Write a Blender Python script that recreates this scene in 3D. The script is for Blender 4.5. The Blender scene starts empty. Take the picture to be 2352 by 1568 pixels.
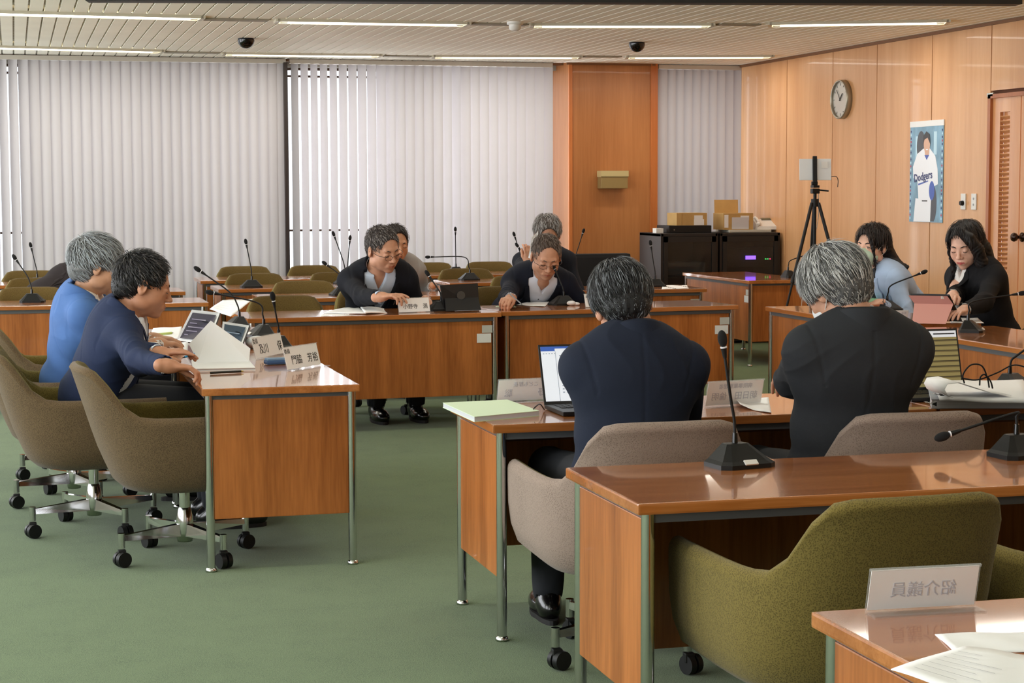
import bpy, bmesh, math, random
import numpy as np
from math import pi, sin, cos, radians as rad
from mathutils import Vector, Matrix
SC = bpy.context.scene
COL = SC.collection
random.seed(7)
RNG = np.random.default_rng(11)

# ---------------------------------------------------------------- camera
F_PX, PITCH, ROLL, CAM_H, YAW = 4255.0, rad(4.70), -0.003, 1.442, rad(15.0)
def _axes():
    f = np.array([0, cos(PITCH), -sin(PITCH)]); u = np.array([0, sin(PITCH), cos(PITCH)]); r = np.array([1., 0, 0])
    r2 = r*cos(ROLL)+u*sin(ROLL); u2 = u*cos(ROLL)-r*sin(ROLL)
    c, s = cos(-YAW), sin(-YAW); M = np.array([[c, -s, 0], [s, c, 0], [0, 0, 1]])
    return M@r2, M@u2, M@f
RT, UP, FW = _axes()
CAM = np.array([0, 0, CAM_H])
def _ray(x, y): return RT*((x-1176)/F_PX)-UP*((y-784)/F_PX)+FW
def PZ(x, y, z=.7): d = _ray(x, y); return CAM+d*((z-CAM_H)/d[2])
def PX(x, y, X): d = _ray(x, y); return CAM+d*(X/d[0])
def PY(x, y, Y): d = _ray(x, y); return CAM+d*(Y/d[1])
cam = bpy.data.objects.new('camera', bpy.data.cameras.new('camera'))
COL.objects.link(cam)
m = Matrix((RT, UP, -FW)).transposed().to_4x4(); m.translation = Vector(CAM)
cam.matrix_world = m
cam.data.sensor_width = 36; cam.data.lens = 36*F_PX/2352; cam.data.clip_end = 100
SC.camera = cam
# ---------------------------------------------------------------- world, light, exposure
SC.view_settings.view_transform = 'Standard'; SC.view_settings.look = 'None'
SC.view_settings.exposure = 0.0; SC.view_settings.gamma = 1; SC.view_settings.use_curve_mapping = False
SC.cycles.max_bounces = 7; SC.cycles.diffuse_bounces = 4; SC.cycles.glossy_bounces = 3
SC.cycles.transmission_bounces = 4; SC.cycles.transparent_max_bounces = 8
SC.cycles.caustics_reflective = False; SC.cycles.caustics_refractive = False
SC.cycles.sample_clamp_indirect = 6.0
W = bpy.data.worlds.new('sky'); SC.world = W; W.use_nodes = True
W.node_tree.nodes['Background'].inputs[0].default_value = (.86, .93, 1, 1)
W.node_tree.nodes['Background'].inputs[1].default_value = 2.2
def area(name, loc, rot, sx, sy, power, color=(1, 1, 1)):
    l = bpy.data.lights.new(name, 'AREA'); l.shape = 'RECTANGLE'; l.size = sx; l.size_y = sy; l.energy = power; l.color = color
    o = bpy.data.objects.new(name, l); COL.objects.link(o); o.location = loc; o.rotation_euler = rot
    return o
HC = 2.65           # ceiling height
XL, XR, YB, YF = -3.4, 6.92, 17.55, -2.2   # left wall, right wall, window wall, wall behind the camera
# daylight falling through the tall side windows (left wall) and through the window wall at the far end
for i, y in enumerate((0.2, 3.9, 7.6, 11.3, 15.0)):
    area('side_window_daylight', (XL-.25, y, 1.45), (0, -pi/2, 0), 2.3, 3.0, 100, (.97, .98, 1))
for x, w, pw in ((-.6, 5.9, 11), (3.8, 2.6, 62), (6.5, .8, 16)):
    area('far_window_daylight', (x, YB+.9, 1.5), (pi/2, 0, pi), w, 2.4, pw*w, (.96, .98, 1))

# ---------------------------------------------------------------- helpers: objects
def link(o, parent=None):
    COL.objects.link(o)
    if parent is not None: o.parent = parent
    return o
def tag(o, label=None, cat=None, group=None, kind=None):
    if label: o['label'] = label
    if cat: o['category'] = cat
    if group: o['group'] = group
    if kind: o['kind'] = kind
    return o
def thing(name, label, cat, loc=(0, 0, 0), rz=0, group=None):
    o = bpy.data.objects.new(name, None); o.empty_display_size = .05
    link(o); o.location = loc; o.rotation_euler = (0, 0, rz)
    return tag(o, label, cat, group)
def kids(o): return [c for c in bpy.data.objects if c.parent == o]
def copy_tree(o, parent=None):
    c = o.copy(); COL.objects.link(c)
    if parent is not None: c.parent = parent
    for ch in KIDS(o): copy_tree(ch, c)
    return c
def KIDS(o): return list(o.children)
def mesh_obj(name, verts, faces, mat, parent=None, smooth=True, mats=None, midx=None):
    me = bpy.data.meshes.new(name)
    if isinstance(verts, np.ndarray): verts = verts.tolist()
    if isinstance(faces, np.ndarray): faces = faces.tolist()
    me.from_pydata(verts, [], faces)
    for mm in (mats or [mat]): me.materials.append(mm)
    if midx is not None: me.polygons.foreach_set('material_index', np.asarray(midx, dtype=np.int32))
    if smooth: me.polygons.foreach_set('use_smooth', np.ones(len(me.polygons), dtype=bool))
    me.update()
    return link(bpy.data.objects.new(name, me), parent)
def rot_to(d):
    return Vector((0, 0, 1)).rotation_difference(Vector(d).normalized()).to_matrix()
class MB:
    """collects simple solids and links them as one mesh object"""
    def __init__(s): s.v = []; s.f = []; s.mi = []; s.cur = 0; s.sm = []
    def raw(s, vs, fs, smooth=False):
        b = len(s.v); s.v += [tuple(map(float, q)) for q in vs]; s.f += [tuple(b+i for i in q) for q in fs]; s.mi += [s.cur]*len(fs); s.sm += [smooth]*len(fs); return s
    def box(s, c, d, rz=0, R=None, bev=0):
        hx, hy, hz = d[0]/2, d[1]/2, d[2]/2
        if bev:
            b = min(bev, hx*.9, hy*.9, hz*.9)
            bm = bmesh.new(); bmesh.ops.create_cube(bm, size=1)
            bmesh.ops.scale(bm, vec=d, verts=bm.verts)
            bmesh.ops.bevel(bm, geom=list(bm.edges), offset=b, segments=2, profile=.7, affect='EDGES')
            vs = [v.co.copy() for v in bm.verts]; fs = [[v.index for v in f.verts] for f in bm.faces]; bm.free()
        else:
            vs = [Vector((x*hx, y*hy, z*hz)) for x in (-1, 1) for y in (-1, 1) for z in (-1, 1)]
            fs = [(0, 1, 3, 2), (4, 6, 7, 5), (0, 4, 5, 1), (2, 3, 7, 6), (0, 2, 6, 4), (1, 5, 7, 3)]
        M = R if R is not None else Matrix.Rotation(rz, 3, 'Z')
        return s.raw([M@v+Vector(c) for v in vs], fs)
    def cyl(s, a, b, r0, r1=None, n=16, cap=True):
        r1 = r0 if r1 is None else r1; a = Vector(a); b = Vector(b); M = rot_to(b-a)
        vs = [a+M@Vector((r0*cos(2*pi*i/n), r0*sin(2*pi*i/n), 0)) for i in range(n)]+[b+M@Vector((r1*cos(2*pi*i/n), r1*sin(2*pi*i/n), 0)) for i in range(n)]
        s.raw(vs, [(i, (i+1) % n, n+(i+1) % n, n+i) for i in range(n)], True)
        if cap: s.raw(vs, [tuple(range(n))[::-1], tuple(range(n, 2*n))])
        return s
    def tube(s, pts, r, n=8, cap=True):
        pts = [Vector(p) for p in pts]; rs = r if isinstance(r, (list, tuple)) else [r]*len(pts)
        N = len(pts); up = None; vs = []
        for i, p in enumerate(pts):
            t = (pts[min(i+1, N-1)]-pts[max(i-1, 0)]).normalized()
            if up is None:
                up = t.orthogonal().normalized()
            up = (up-t*up.dot(t)).normalized(); w = t.cross(up)
            vs += [p+(up*cos(2*pi*k/n)+w*sin(2*pi*k/n))*rs[i] for k in range(n)]
        fs = [(i*n+k, i*n+(k+1) % n, (i+1)*n+(k+1) % n, (i+1)*n+k) for i in range(N-1) for k in range(n)]
        s.raw(vs, fs, True)
        if cap: s.raw(vs[:n], [tuple(range(n))[::-1]]); s.raw(vs[-n:], [tuple(range(n))])
        return s
    def lathe(s, prof, c=(0, 0, 0), axis=(0, 0, 1), n=24):
        M = rot_to(axis); vs = []
        for r, z in prof: vs += [Vector(c)+M@Vector((r*cos(2*pi*k/n), r*sin(2*pi*k/n), z)) for k in range(n)]
        m = len(prof)
        return s.raw(vs, [(i*n+k, i*n+(k+1) % n, (i+1)*n+(k+1) % n, (i+1)*n+k) for i in range(m-1) for k in range(n)], True)
    def ell(s, c, r, R=None, nu=16, nv=10):
        vs = []; R = R or Matrix.Identity(3)
        for j in range(nv+1):
            t = pi*j/nv
            for i in range(nu):
                a = 2*pi*i/nu; vs.append(Vector(c)+R@Vector((r[0]*sin(t)*cos(a), r[1]*sin(t)*sin(a), r[2]*cos(t))))
        return s.raw(vs, [(j*nu+i, (j+1)*nu+i, (j+1)*nu+(i+1) % nu, j*nu+(i+1) % nu) for j in range(nv) for i in range(nu)], True)
    def prism(s, poly, axis_fn, h):
        """poly: 2D points; axis_fn(u, v, w) -> 3D; extruded w from 0 to h"""
        n = len(poly); vs = [axis_fn(u, v, 0) for u, v in poly]+[axis_fn(u, v, h) for u, v in poly]
        return s.raw(vs, [tuple(range(n))[::-1], tuple(range(n, 2*n))]+[(i, (i+1) % n, n+(i+1) % n, n+i) for i in range(n)])
    def build(s, name, mat, parent=None, mats=None, weld=False):
        me = bpy.data.meshes.new(name); me.from_pydata(s.v, [], s.f)
        for mm in (mats or [mat]): me.materials.append(mm)
        me.polygons.foreach_set('material_index', s.mi); me.polygons.foreach_set('use_smooth', s.sm)
        if weld:
            bm = bmesh.new(); bm.from_mesh(me); bmesh.ops.remove_doubles(bm, verts=bm.verts, dist=1e-5); bm.to_mesh(me); bm.free()
        me.update(); return link(bpy.data.objects.new(name, me), parent)
def smooth_path(pts, n=8):
    """Catmull-Rom through the points"""
    P_ = [Vector(p) for p in pts]; P_ = [P_[0]*2-P_[1]]+P_+[P_[-1]*2-P_[-2]]; out = []
    for i in range(1, len(P_)-2):
        for k in range(n):
            t = k/n; a, b, c, d = P_[i-1:i+3]
            out.append(.5*((2*b)+(c-a)*t+(2*a-5*b+4*c-d)*t*t+(3*b-a-3*c+d)*t**3))
    return out+[P_[-2]]

# ---------------------------------------------------------------- helpers: materials
def lin(c): return tuple((x/255/12.92 if x/255 <= .04045 else ((x/255+.055)/1.055)**2.4) for x in c)+(1,)
MATS = {}
def M(name, rgb=(128, 128, 128), rough=.5, metal=0, spec=.5, coat=0, emit=0, var=0, vscale=(8, 8, 8), bump=0, bscale=200, trans=0, alpha=1, sheen=0):
    if name in MATS: return MATS[name]
    m = bpy.data.materials.new(name); m.use_nodes = True; nt = m.node_tree; b = nt.nodes['Principled BSDF']
    col = lin(rgb); b.inputs['Base Color'].default_value = col; b.inputs['Roughness'].default_value = rough
    b.inputs['Metallic'].default_value = metal; b.inputs['Specular IOR Level'].default_value = spec
    b.inputs['Coat Weight'].default_value = coat; b.inputs['Coat Roughness'].default_value = .06
    b.inputs['Transmission Weight'].default_value = trans; b.inputs['Alpha'].default_value = alpha
    if sheen: b.inputs['Sheen Weight'].default_value = sheen
    if emit: b.inputs['Emission Color'].default_value = col; b.inputs['Emission Strength'].default_value = emit
    if var or bump:
        tc = nt.nodes.new('ShaderNodeTexCoord'); mp = nt.nodes.new('ShaderNodeMapping'); nt.links.new(tc.outputs['Object'], mp.inputs[0])
        mp.inputs['Scale'].default_value = vscale
        if var:
            nz = nt.nodes.new('ShaderNodeTexNoise'); nz.inputs['Scale'].default_value = 1; nz.inputs['Detail'].default_value = 5; nt.links.new(mp.outputs[0], nz.inputs[0])
            rp = nt.nodes.new('ShaderNodeValToRGB'); nt.links.new(nz.outputs[0], rp.inputs[0])
            rp.color_ramp.elements[0].position = .3; rp.color_ramp.elements[1].position = .7
            rp.color_ramp.elements[0].color = tuple(x*(1-var) for x in col[:3])+(1,); rp.color_ramp.elements[1].color = tuple(min(1, x*(1+var)) for x in col[:3])+(1,)
            nt.links.new(rp.outputs[0], b.inputs['Base Color'])
        if bump:
            n2 = nt.nodes.new('ShaderNodeTexNoise'); n2.inputs['Scale'].default_value = bscale; n2.inputs['Detail'].default_value = 2; nt.links.new(tc.outputs['Object'], n2.inputs[0])
            bp = nt.nodes.new('ShaderNodeBump'); bp.inputs['Strength'].default_value = bump; bp.inputs['Distance'].default_value = .002; nt.links.new(n2.outputs[0], bp.inputs['Height']); nt.links.new(bp.outputs[0], b.inputs['Normal'])
    MATS[name] = m; return m
def wood(name, c0, c1, grain=(28, 28, 1.2), rough=.35, coat=0.0, plank=0, streak=.5, axis=0):
    if name in MATS: return MATS[name]
    m = bpy.data.materials.new(name); m.use_nodes = True; nt = m.node_tree; b = nt.nodes['Principled BSDF']; L = nt.links.new
    tc = nt.nodes.new('ShaderNodeTexCoord'); mp = nt.nodes.new('ShaderNodeMapping'); L(tc.outputs['Object'], mp.inputs[0]); mp.inputs['Scale'].default_value = grain
    # cathedral figure: wide soft distorted bands plus fine pores
    n1 = nt.nodes.new('ShaderNodeTexNoise'); n1.inputs['Scale'].default_value = .35; n1.inputs['Detail'].default_value = 2; n1.inputs['Distortion'].default_value = .6; L(mp.outputs[0], n1.inputs[0])
    n2 = nt.nodes.new('ShaderNodeTexNoise'); n2.inputs['Scale'].default_value = 5; n2.inputs['Detail'].default_value = 6; L(mp.outputs[0], n2.inputs[0])
    mx = nt.nodes.new('ShaderNodeMath'); mx.operation = 'MULTIPLY_ADD'; mx.inputs[1].default_value = streak; L(n2.outputs[0], mx.inputs[0]); L(n1.outputs[0], mx.inputs[2])
    rp = nt.nodes.new('ShaderNodeValToRGB'); L(mx.outputs[0], rp.inputs[0]); e = rp.color_ramp.elements
    e[0].position = .48; e[0].color = lin(c0); e[1].position = .98; e[1].color = lin(c1)
    L(rp.outputs[0], b.inputs['Base Color']); b.inputs['Roughness'].default_value = rough
    b.inputs['Coat Weight'].default_value = coat; b.inputs['Coat Roughness'].default_value = .05
    MATS[name] = m; return m
def weave(name, rgb, rgb2, scale=260, rough=.9, bump=.5, soft=.25):
    """coarse woven upholstery: fine crossed threads of two tones"""
    if name in MATS: return MATS[name]
    m = bpy.data.materials.new(name); m.use_nodes = True; nt = m.node_tree; b = nt.nodes['Principled BSDF']; L = nt.links.new
    tc = nt.nodes.new('ShaderNodeTexCoord'); v = nt.nodes.new('ShaderNodeTexVoronoi'); v.inputs['Scale'].default_value = scale; L(tc.outputs['Object'], v.inputs[0])
    n = nt.nodes.new('ShaderNodeTexNoise'); n.inputs['Scale'].default_value = 6; n.inputs['Detail'].default_value = 3; L(tc.outputs['Object'], n.inputs[0])
    mm = nt.nodes.new('ShaderNodeMath'); mm.operation = 'MULTIPLY_ADD'; mm.inputs[1].default_value = soft; L(n.outputs[0], mm.inputs[0]); L(v.outputs['Distance'], mm.inputs[2])
    rp = nt.nodes.new('ShaderNodeValToRGB'); L(mm.outputs[0], rp.inputs[0]); e = rp.color_ramp.elements
    e[0].position = .15; e[0].color = lin(rgb); e[1].position = .75; e[1].color = lin(rgb2)
    L(rp.outputs[0], b.inputs['Base Color']); b.inputs['Roughness'].default_value = rough; b.inputs['Specular IOR Level'].default_value = .15
    bp = nt.nodes.new('ShaderNodeBump'); bp.inputs['Strength'].default_value = bump; bp.inputs['Distance'].default_value = .001; bp.invert = True; L(v.outputs['Distance'], bp.inputs['Height']); L(bp.outputs[0], b.inputs['Normal'])
    b.inputs['Sheen Weight'].default_value = .12
    MATS[name] = m; return m
def text_mesh(s, size, extrude=0.0004, mirror=False, bold=0.0, spacing=1.0):
    cu = bpy.data.curves.new('writing', 'FONT'); cu.body = s; cu.size = size; cu.extrude = extrude; cu.align_x = 'CENTER'; cu.align_y = 'CENTER'; cu.resolution_u = 2; cu.offset = bold; cu.space_character = spacing
    o = bpy.data.objects.new('writing', cu); COL.objects.link(o)
    dg = bpy.context.evaluated_depsgraph_get(); me = bpy.data.meshes.new_from_object(o.evaluated_get(dg))
    bpy.data.objects.remove(o); bpy.data.curves.remove(cu)
    if mirror:
        for v in me.vertices: v.co.x *= -1
        me.flip_normals()
    return me
def text_obj(name, s, size, mat, parent, mtx, **kw):
    me = text_mesh(s, size, **kw); me.materials.clear(); me.materials.append(mat)
    o = link(bpy.data.objects.new(name, me), parent); o.matrix_local = mtx; return o
# ================================================================ SDF bodies
class Field:
    def __init__(s, xs, ys, zs):
        s.ax = [np.asarray(a, dtype=np.float32) for a in (xs, ys, zs)]
        s.D = np.full([len(a) for a in s.ax], 1.0, dtype=np.float32)
    def sub(s, lo, hi):
        sl = []
        for a, l, h in zip(s.ax, lo, hi):
            i0 = max(0, int(np.searchsorted(a, l))-1); i1 = min(len(a), int(np.searchsorted(a, h))+1)
            if i1 <= i0: return None
            sl.append(slice(i0, i1))
        X, Y, Z = s.ax[0][sl[0]][:, None, None], s.ax[1][sl[1]][None, :, None], s.ax[2][sl[2]][None, None, :]
        return tuple(sl), X, Y, Z
    def _comb(s, sl, d, k, op):
        A = s.D[sl]
        if op > 0:
            h = np.clip(.5+.5*(d-A)/k, 0, 1); s.D[sl] = d*(1-h)+A*h-k*h*(1-h)
        else:
            A = -A; h = np.clip(.5+.5*(d-A)/k, 0, 1); s.D[sl] = -(d*(1-h)+A*h-k*h*(1-h))
    def ell(s, c, r, R=None, k=.01, op=1, grow=0):
        c = np.asarray(c, float); r = np.asarray(r, float)+grow; mr = float(r.max())
        R = np.eye(3) if R is None else np.asarray(R)
        ext = np.sqrt(((R*r)**2).sum(1))+k*1.2+.012
        q = s.sub(c-ext, c+ext)
        if q is None: return
        sl, X, Y, Z = q; x, y, z = X-c[0], Y-c[1], Z-c[2]
        a = [x*R[0, i]+y*R[1, i]+z*R[2, i] for i in range(3)]
        k0 = np.sqrt(sum((a[i]/r[i])**2 for i in range(3))); k1 = np.sqrt(sum((a[i]/r[i]**2)**2 for i in range(3)))
        s._comb(sl, (k0*(k0-1)/np.maximum(k1, 1e-6)).astype(np.float32), k, op)
    def cap(s, a, b, ra, rb=None, k=.01, op=1, grow=0):
        a = np.asarray(a, float); b = np.asarray(b, float); rb = ra if rb is None else rb; ra += grow; rb += grow
        m_ = max(ra, rb)+k*1.2+.012
        q = s.sub(np.minimum(a, b)-m_, np.maximum(a, b)+m_)
        if q is None: return
        sl, X, Y, Z = q; ab = b-a; L2 = float(ab@ab)+1e-9
        x, y, z = X-a[0], Y-a[1], Z-a[2]; t = np.clip((x*ab[0]+y*ab[1]+z*ab[2])/L2, 0, 1)
        d = np.sqrt((x-ab[0]*t)**2+(y-ab[1]*t)**2+(z-ab[2]*t)**2)-(ra+(rb-ra)*t)
        s._comb(sl, d.astype(np.float32), k, op)
    def chain(s, pts, rs, k=.006, op=1):
        for i in range(len(pts)-1): s.cap(pts[i], pts[i+1], rs[i], rs[i+1], k, op)
    def mesh(s):
        D = s.D; ax = s.ax; S = D < 0; nx, ny, nz = D.shape; cy, cz = ny-1, nz-1
        ids = []; pos = []; quads = []
        st = (cy*cz, cz, 1)
        for a in range(3):
            lo = [slice(None)]*3; hi = [slice(None)]*3; lo[a] = slice(0, -1); hi[a] = slice(1, None)
            c = np.argwhere(S[tuple(lo)] != S[tuple(hi)])
            if len(c) == 0: continue
            b, d = [i for i in range(3) if i != a]
            ok = (c[:, b] > 0) & (c[:, b] < D.shape[b]-1) & (c[:, d] > 0) & (c[:, d] < D.shape[d]-1); c = c[ok]
            n = c.copy(); n[:, a] += 1
            v0 = D[tuple(c.T)]; v1 = D[tuple(n.T)]; t = v0/(v0-v1)
            p = np.stack([ax[i][c[:, i]] for i in range(3)], 1).astype(np.float64); p[:, a] += t*(ax[a][n[:, a]]-ax[a][c[:, a]])
            base = c[:, 0]*st[0]+c[:, 1]*st[1]+c[:, 2]*st[2]
            q = [base-st[b]-st[d], base-st[d], base, base-st[b]]
            for x in q: ids.append(x); pos.append(p)
            Q = np.stack(q, 1); flip = (v0 < 0) ^ (a == 1)
            Q[~flip] = Q[~flip][:, ::-1]; quads.append(Q)
        ids = np.concatenate(ids); pos = np.concatenate(pos); Q = np.concatenate(quads)
        u, inv = np.unique(ids, return_inverse=True)
        V = np.zeros((len(u), 3)); np.add.at(V, inv, pos); V /= np.bincount(inv)[:, None]
        return V, np.searchsorted(u, Q)
def axis(lo, hi, coarse, fine):
    """fine: list of (lo, hi, step) intervals inside [lo, hi]"""
    out = [lo]; x = lo
    while x < hi:
        st = coarse
        for a, b, f in fine:
            if a-coarse <= x < b: st = min(st, f)
        x += st; out.append(x)
    return out
def vnormals(V, Fq):
    n = np.cross(V[Fq[:, 2]]-V[Fq[:, 0]], V[Fq[:, 3]]-V[Fq[:, 1]]); N = np.zeros_like(V)
    for i in range(4): np.add.at(N, Fq[:, i], n)
    return N/np.maximum(np.linalg.norm(N, axis=1, keepdims=True), 1e-12)
def Rxyz(pitch=0, yaw=0, roll=0):
    """local frame x right, y forward, z up; pitch>0 looks down, yaw>0 turns left, roll>0 tips to own right"""
    a, b, c = rad(-pitch), rad(yaw), rad(roll)
    Rx = np.array([[1, 0, 0], [0, cos(a), -sin(a)], [0, sin(a), cos(a)]])
    Rz = np.array([[cos(b), -sin(b), 0], [sin(b), cos(b), 0], [0, 0, 1]])
    Ry = np.array([[cos(c), 0, sin(c)], [0, 1, 0], [-sin(c), 0, cos(c)]])
    return Rz@Rx@Ry
def frame_z(a, b, side=(1, 0, 0)):
    """rotation whose z runs a->b and whose x stays near side"""
    z = np.asarray(b, float)-np.asarray(a, float); z /= np.linalg.norm(z); x = np.asarray(side, float); x = x-z*(x@z); x /= np.linalg.norm(x)
    return np.stack([x, np.cross(z, x), z], 1)

def head_prims(Fd, hc, R, hs=1.0, female=False, age=0, nose=1.0, jaw=1.0):
    T = lambda p: hc+R@(np.asarray(p, float)*hs)
    E = lambda c, r, k=.012, op=1: Fd.ell(T(c), np.asarray(r)*hs, R, k*hs, op)
    Cp = lambda a, b, ra, rb=None, k=.008, op=1: Fd.cap(T(a), T(b), ra*hs, (rb or ra)*hs, k*hs, op)
    E((0, -.018, .036), (.076, .094, .082), .02)
    E((0, .020, -.012), (.067, .072, .088), .02)
    E((0, .030, -.062), (.054*jaw, .056, .046), .02)
    E((0, .070, -.092), (.021 if not female else .017, .018, .016), .02)
    for sx in (-1, 1):
        E((sx*.040, .050, -.032), (.024, .026, .026), .02)
        E((sx*.056*jaw, .005, -.062), (.013, .028, .022), .02)
    Cp((-.034, .078, .024), (.034, .078, .024), .009 if not female else .006, k=.014)
    for sx in (-1, 1):
        E((sx*.032, .1000, .004), (.017, .016, .011), .010, -1)
        E((sx*.031, .0760, .002), (.0145, .0150, .0115), .004)
        Cp((sx*.018, .086, -.014), (sx*.044, .076, -.012), .004, k=.008)
    nl = nose
    Cp((0, .084, .014), (0, .1045*1, -.024), .0065, .0085*nl, .008)
    E((0, .1065, -.029), (.0110*nl, .0110*nl, .0090), .006)
    for sx in (-1, 1): E((sx*.0125*nl, .0965, -.033), (.0072*nl, .0095, .0068), .005)
    E((0, .0800, -.060), (.030, .016, .018), .012)
    for sx in (-1, 1): Cp((0, .0955, -.0560), (sx*.021, .0845, -.0590), .0042, .0022, .003)
    for sx in (-1, 1): Cp((0, .0940, -.0665), (sx*.018, .0850, -.0630), .0052, .0025, .003)
    if age:
        for sx in (-1, 1): Cp((sx*.021, .0985, -.034), (sx*.034, .0845, -.058), .0016*age, k=.006, op=-1)
    for sx in (-1, 1):
        Re = R@Rxyz(0, sx*-18, 0)
        Fd.ell(T((sx*.079, -.006, -.004)), np.array((.0085, .0185, .0310))*hs, Re, .006)
        Fd.ell(T((sx*.0885, .000, .000)), np.array((.0075, .0105, .0190))*hs, Re, .004, -1)
        Fd.ell(T((sx*.0765, -.004, -.026)), np.array((.0070, .0100, .0110))*hs, Re, .004)

def hand_prims(Fd, w, fdir, up, side, curl=(.5, .5, .55, .6), spread=.05, hs=1.0, thumb=(.35, .2), pinch=False):
    """w wrist, fdir finger direction, up = back of hand, side=+1 right hand, -1 left (thumb on the inner side)"""
    f = np.asarray(fdir, float); f /= np.linalg.norm(f); u = np.asarray(up, float); u = u-f*(u@f); u /= np.linalg.norm(u); x = np.cross(f, u)*1.0
    # x points to the hand's own right; thumb is at -x for the right hand
    tx = -side*x
    T = lambda a, b, c: w+(tx*a+f*b+u*c)*hs
    Rm = np.stack([tx, f, u], 1)
    Fd.ell(T(0, .048, 0), np.array((.036, .052, .0145))*hs, Rm, .01)
    Fd.ell(T(.018, .030, -.006), np.array((.018, .030, .014))*hs, Rm, .01)
    Fd.cap(T(0, -.03, 0), T(0, .02, 0), .027*hs, .026*hs, .012)
    tips = []
    for i, (bx, L) in enumerate(((.028, .92), (.0095, 1.0), (-.0095, .95), (-.027, .76))):
        p = T(bx, .088-abs(i-1.2)*.004, .001); ang = 0; d0 = f+tx*(spread*(1.2-i)); d0 /= np.linalg.norm(d0); pts = [T(bx*.8, .055, 0), p]
        for seg, l in enumerate((.040, .026, .020)):
            ang += curl[i]*(.75, 1.0, .7)[seg]
            d = d0*cos(ang)-u*sin(ang); p = p+d*l*L*hs; pts.append(p)
        r = (.0098, .0092, .0086, .0080, .0070); Fd.chain(pts, [q*hs*(.9 if i == 3 else 1) for q in r], .0025); tips.append(pts)
    t0 = T(.026, .022, -.004); a, b = thumb
    d1 = tx*sin(.8-a)+f*cos(.8-a)-u*.25; d1 /= np.linalg.norm(d1)
    d2 = tx*sin(.35-a)+f*cos(.35-a)-u*(.25+b); d2 /= np.linalg.norm(d2)
    p1 = t0+d1*.040*hs; p2 = p1+d2*.032*hs; p3 = p2+d2*.022*hs
    Fd.chain([t0, p1, p2, p3], [.0135*hs, .0115*hs, .0105*hs, .0085*hs], .004)
    return tips

def ik(sh, wr, l1, l2, hint):
    d = wr-sh; L = np.linalg.norm(d)
    if L > (l1+l2)*.985: L2 = (l1+l2)*.985; wr = sh+d/L*L2; d = wr-sh; L = L2
    a = (l1*l1-l2*l2+L*L)/(2*L); h = math.sqrt(max(l1*l1-a*a, 0)); n = d/L
    hv = np.asarray(hint, float); hv = hv-n*(hv@n); hv /= np.linalg.norm(hv)
    return sh+n*a+hv*h, wr

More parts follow.
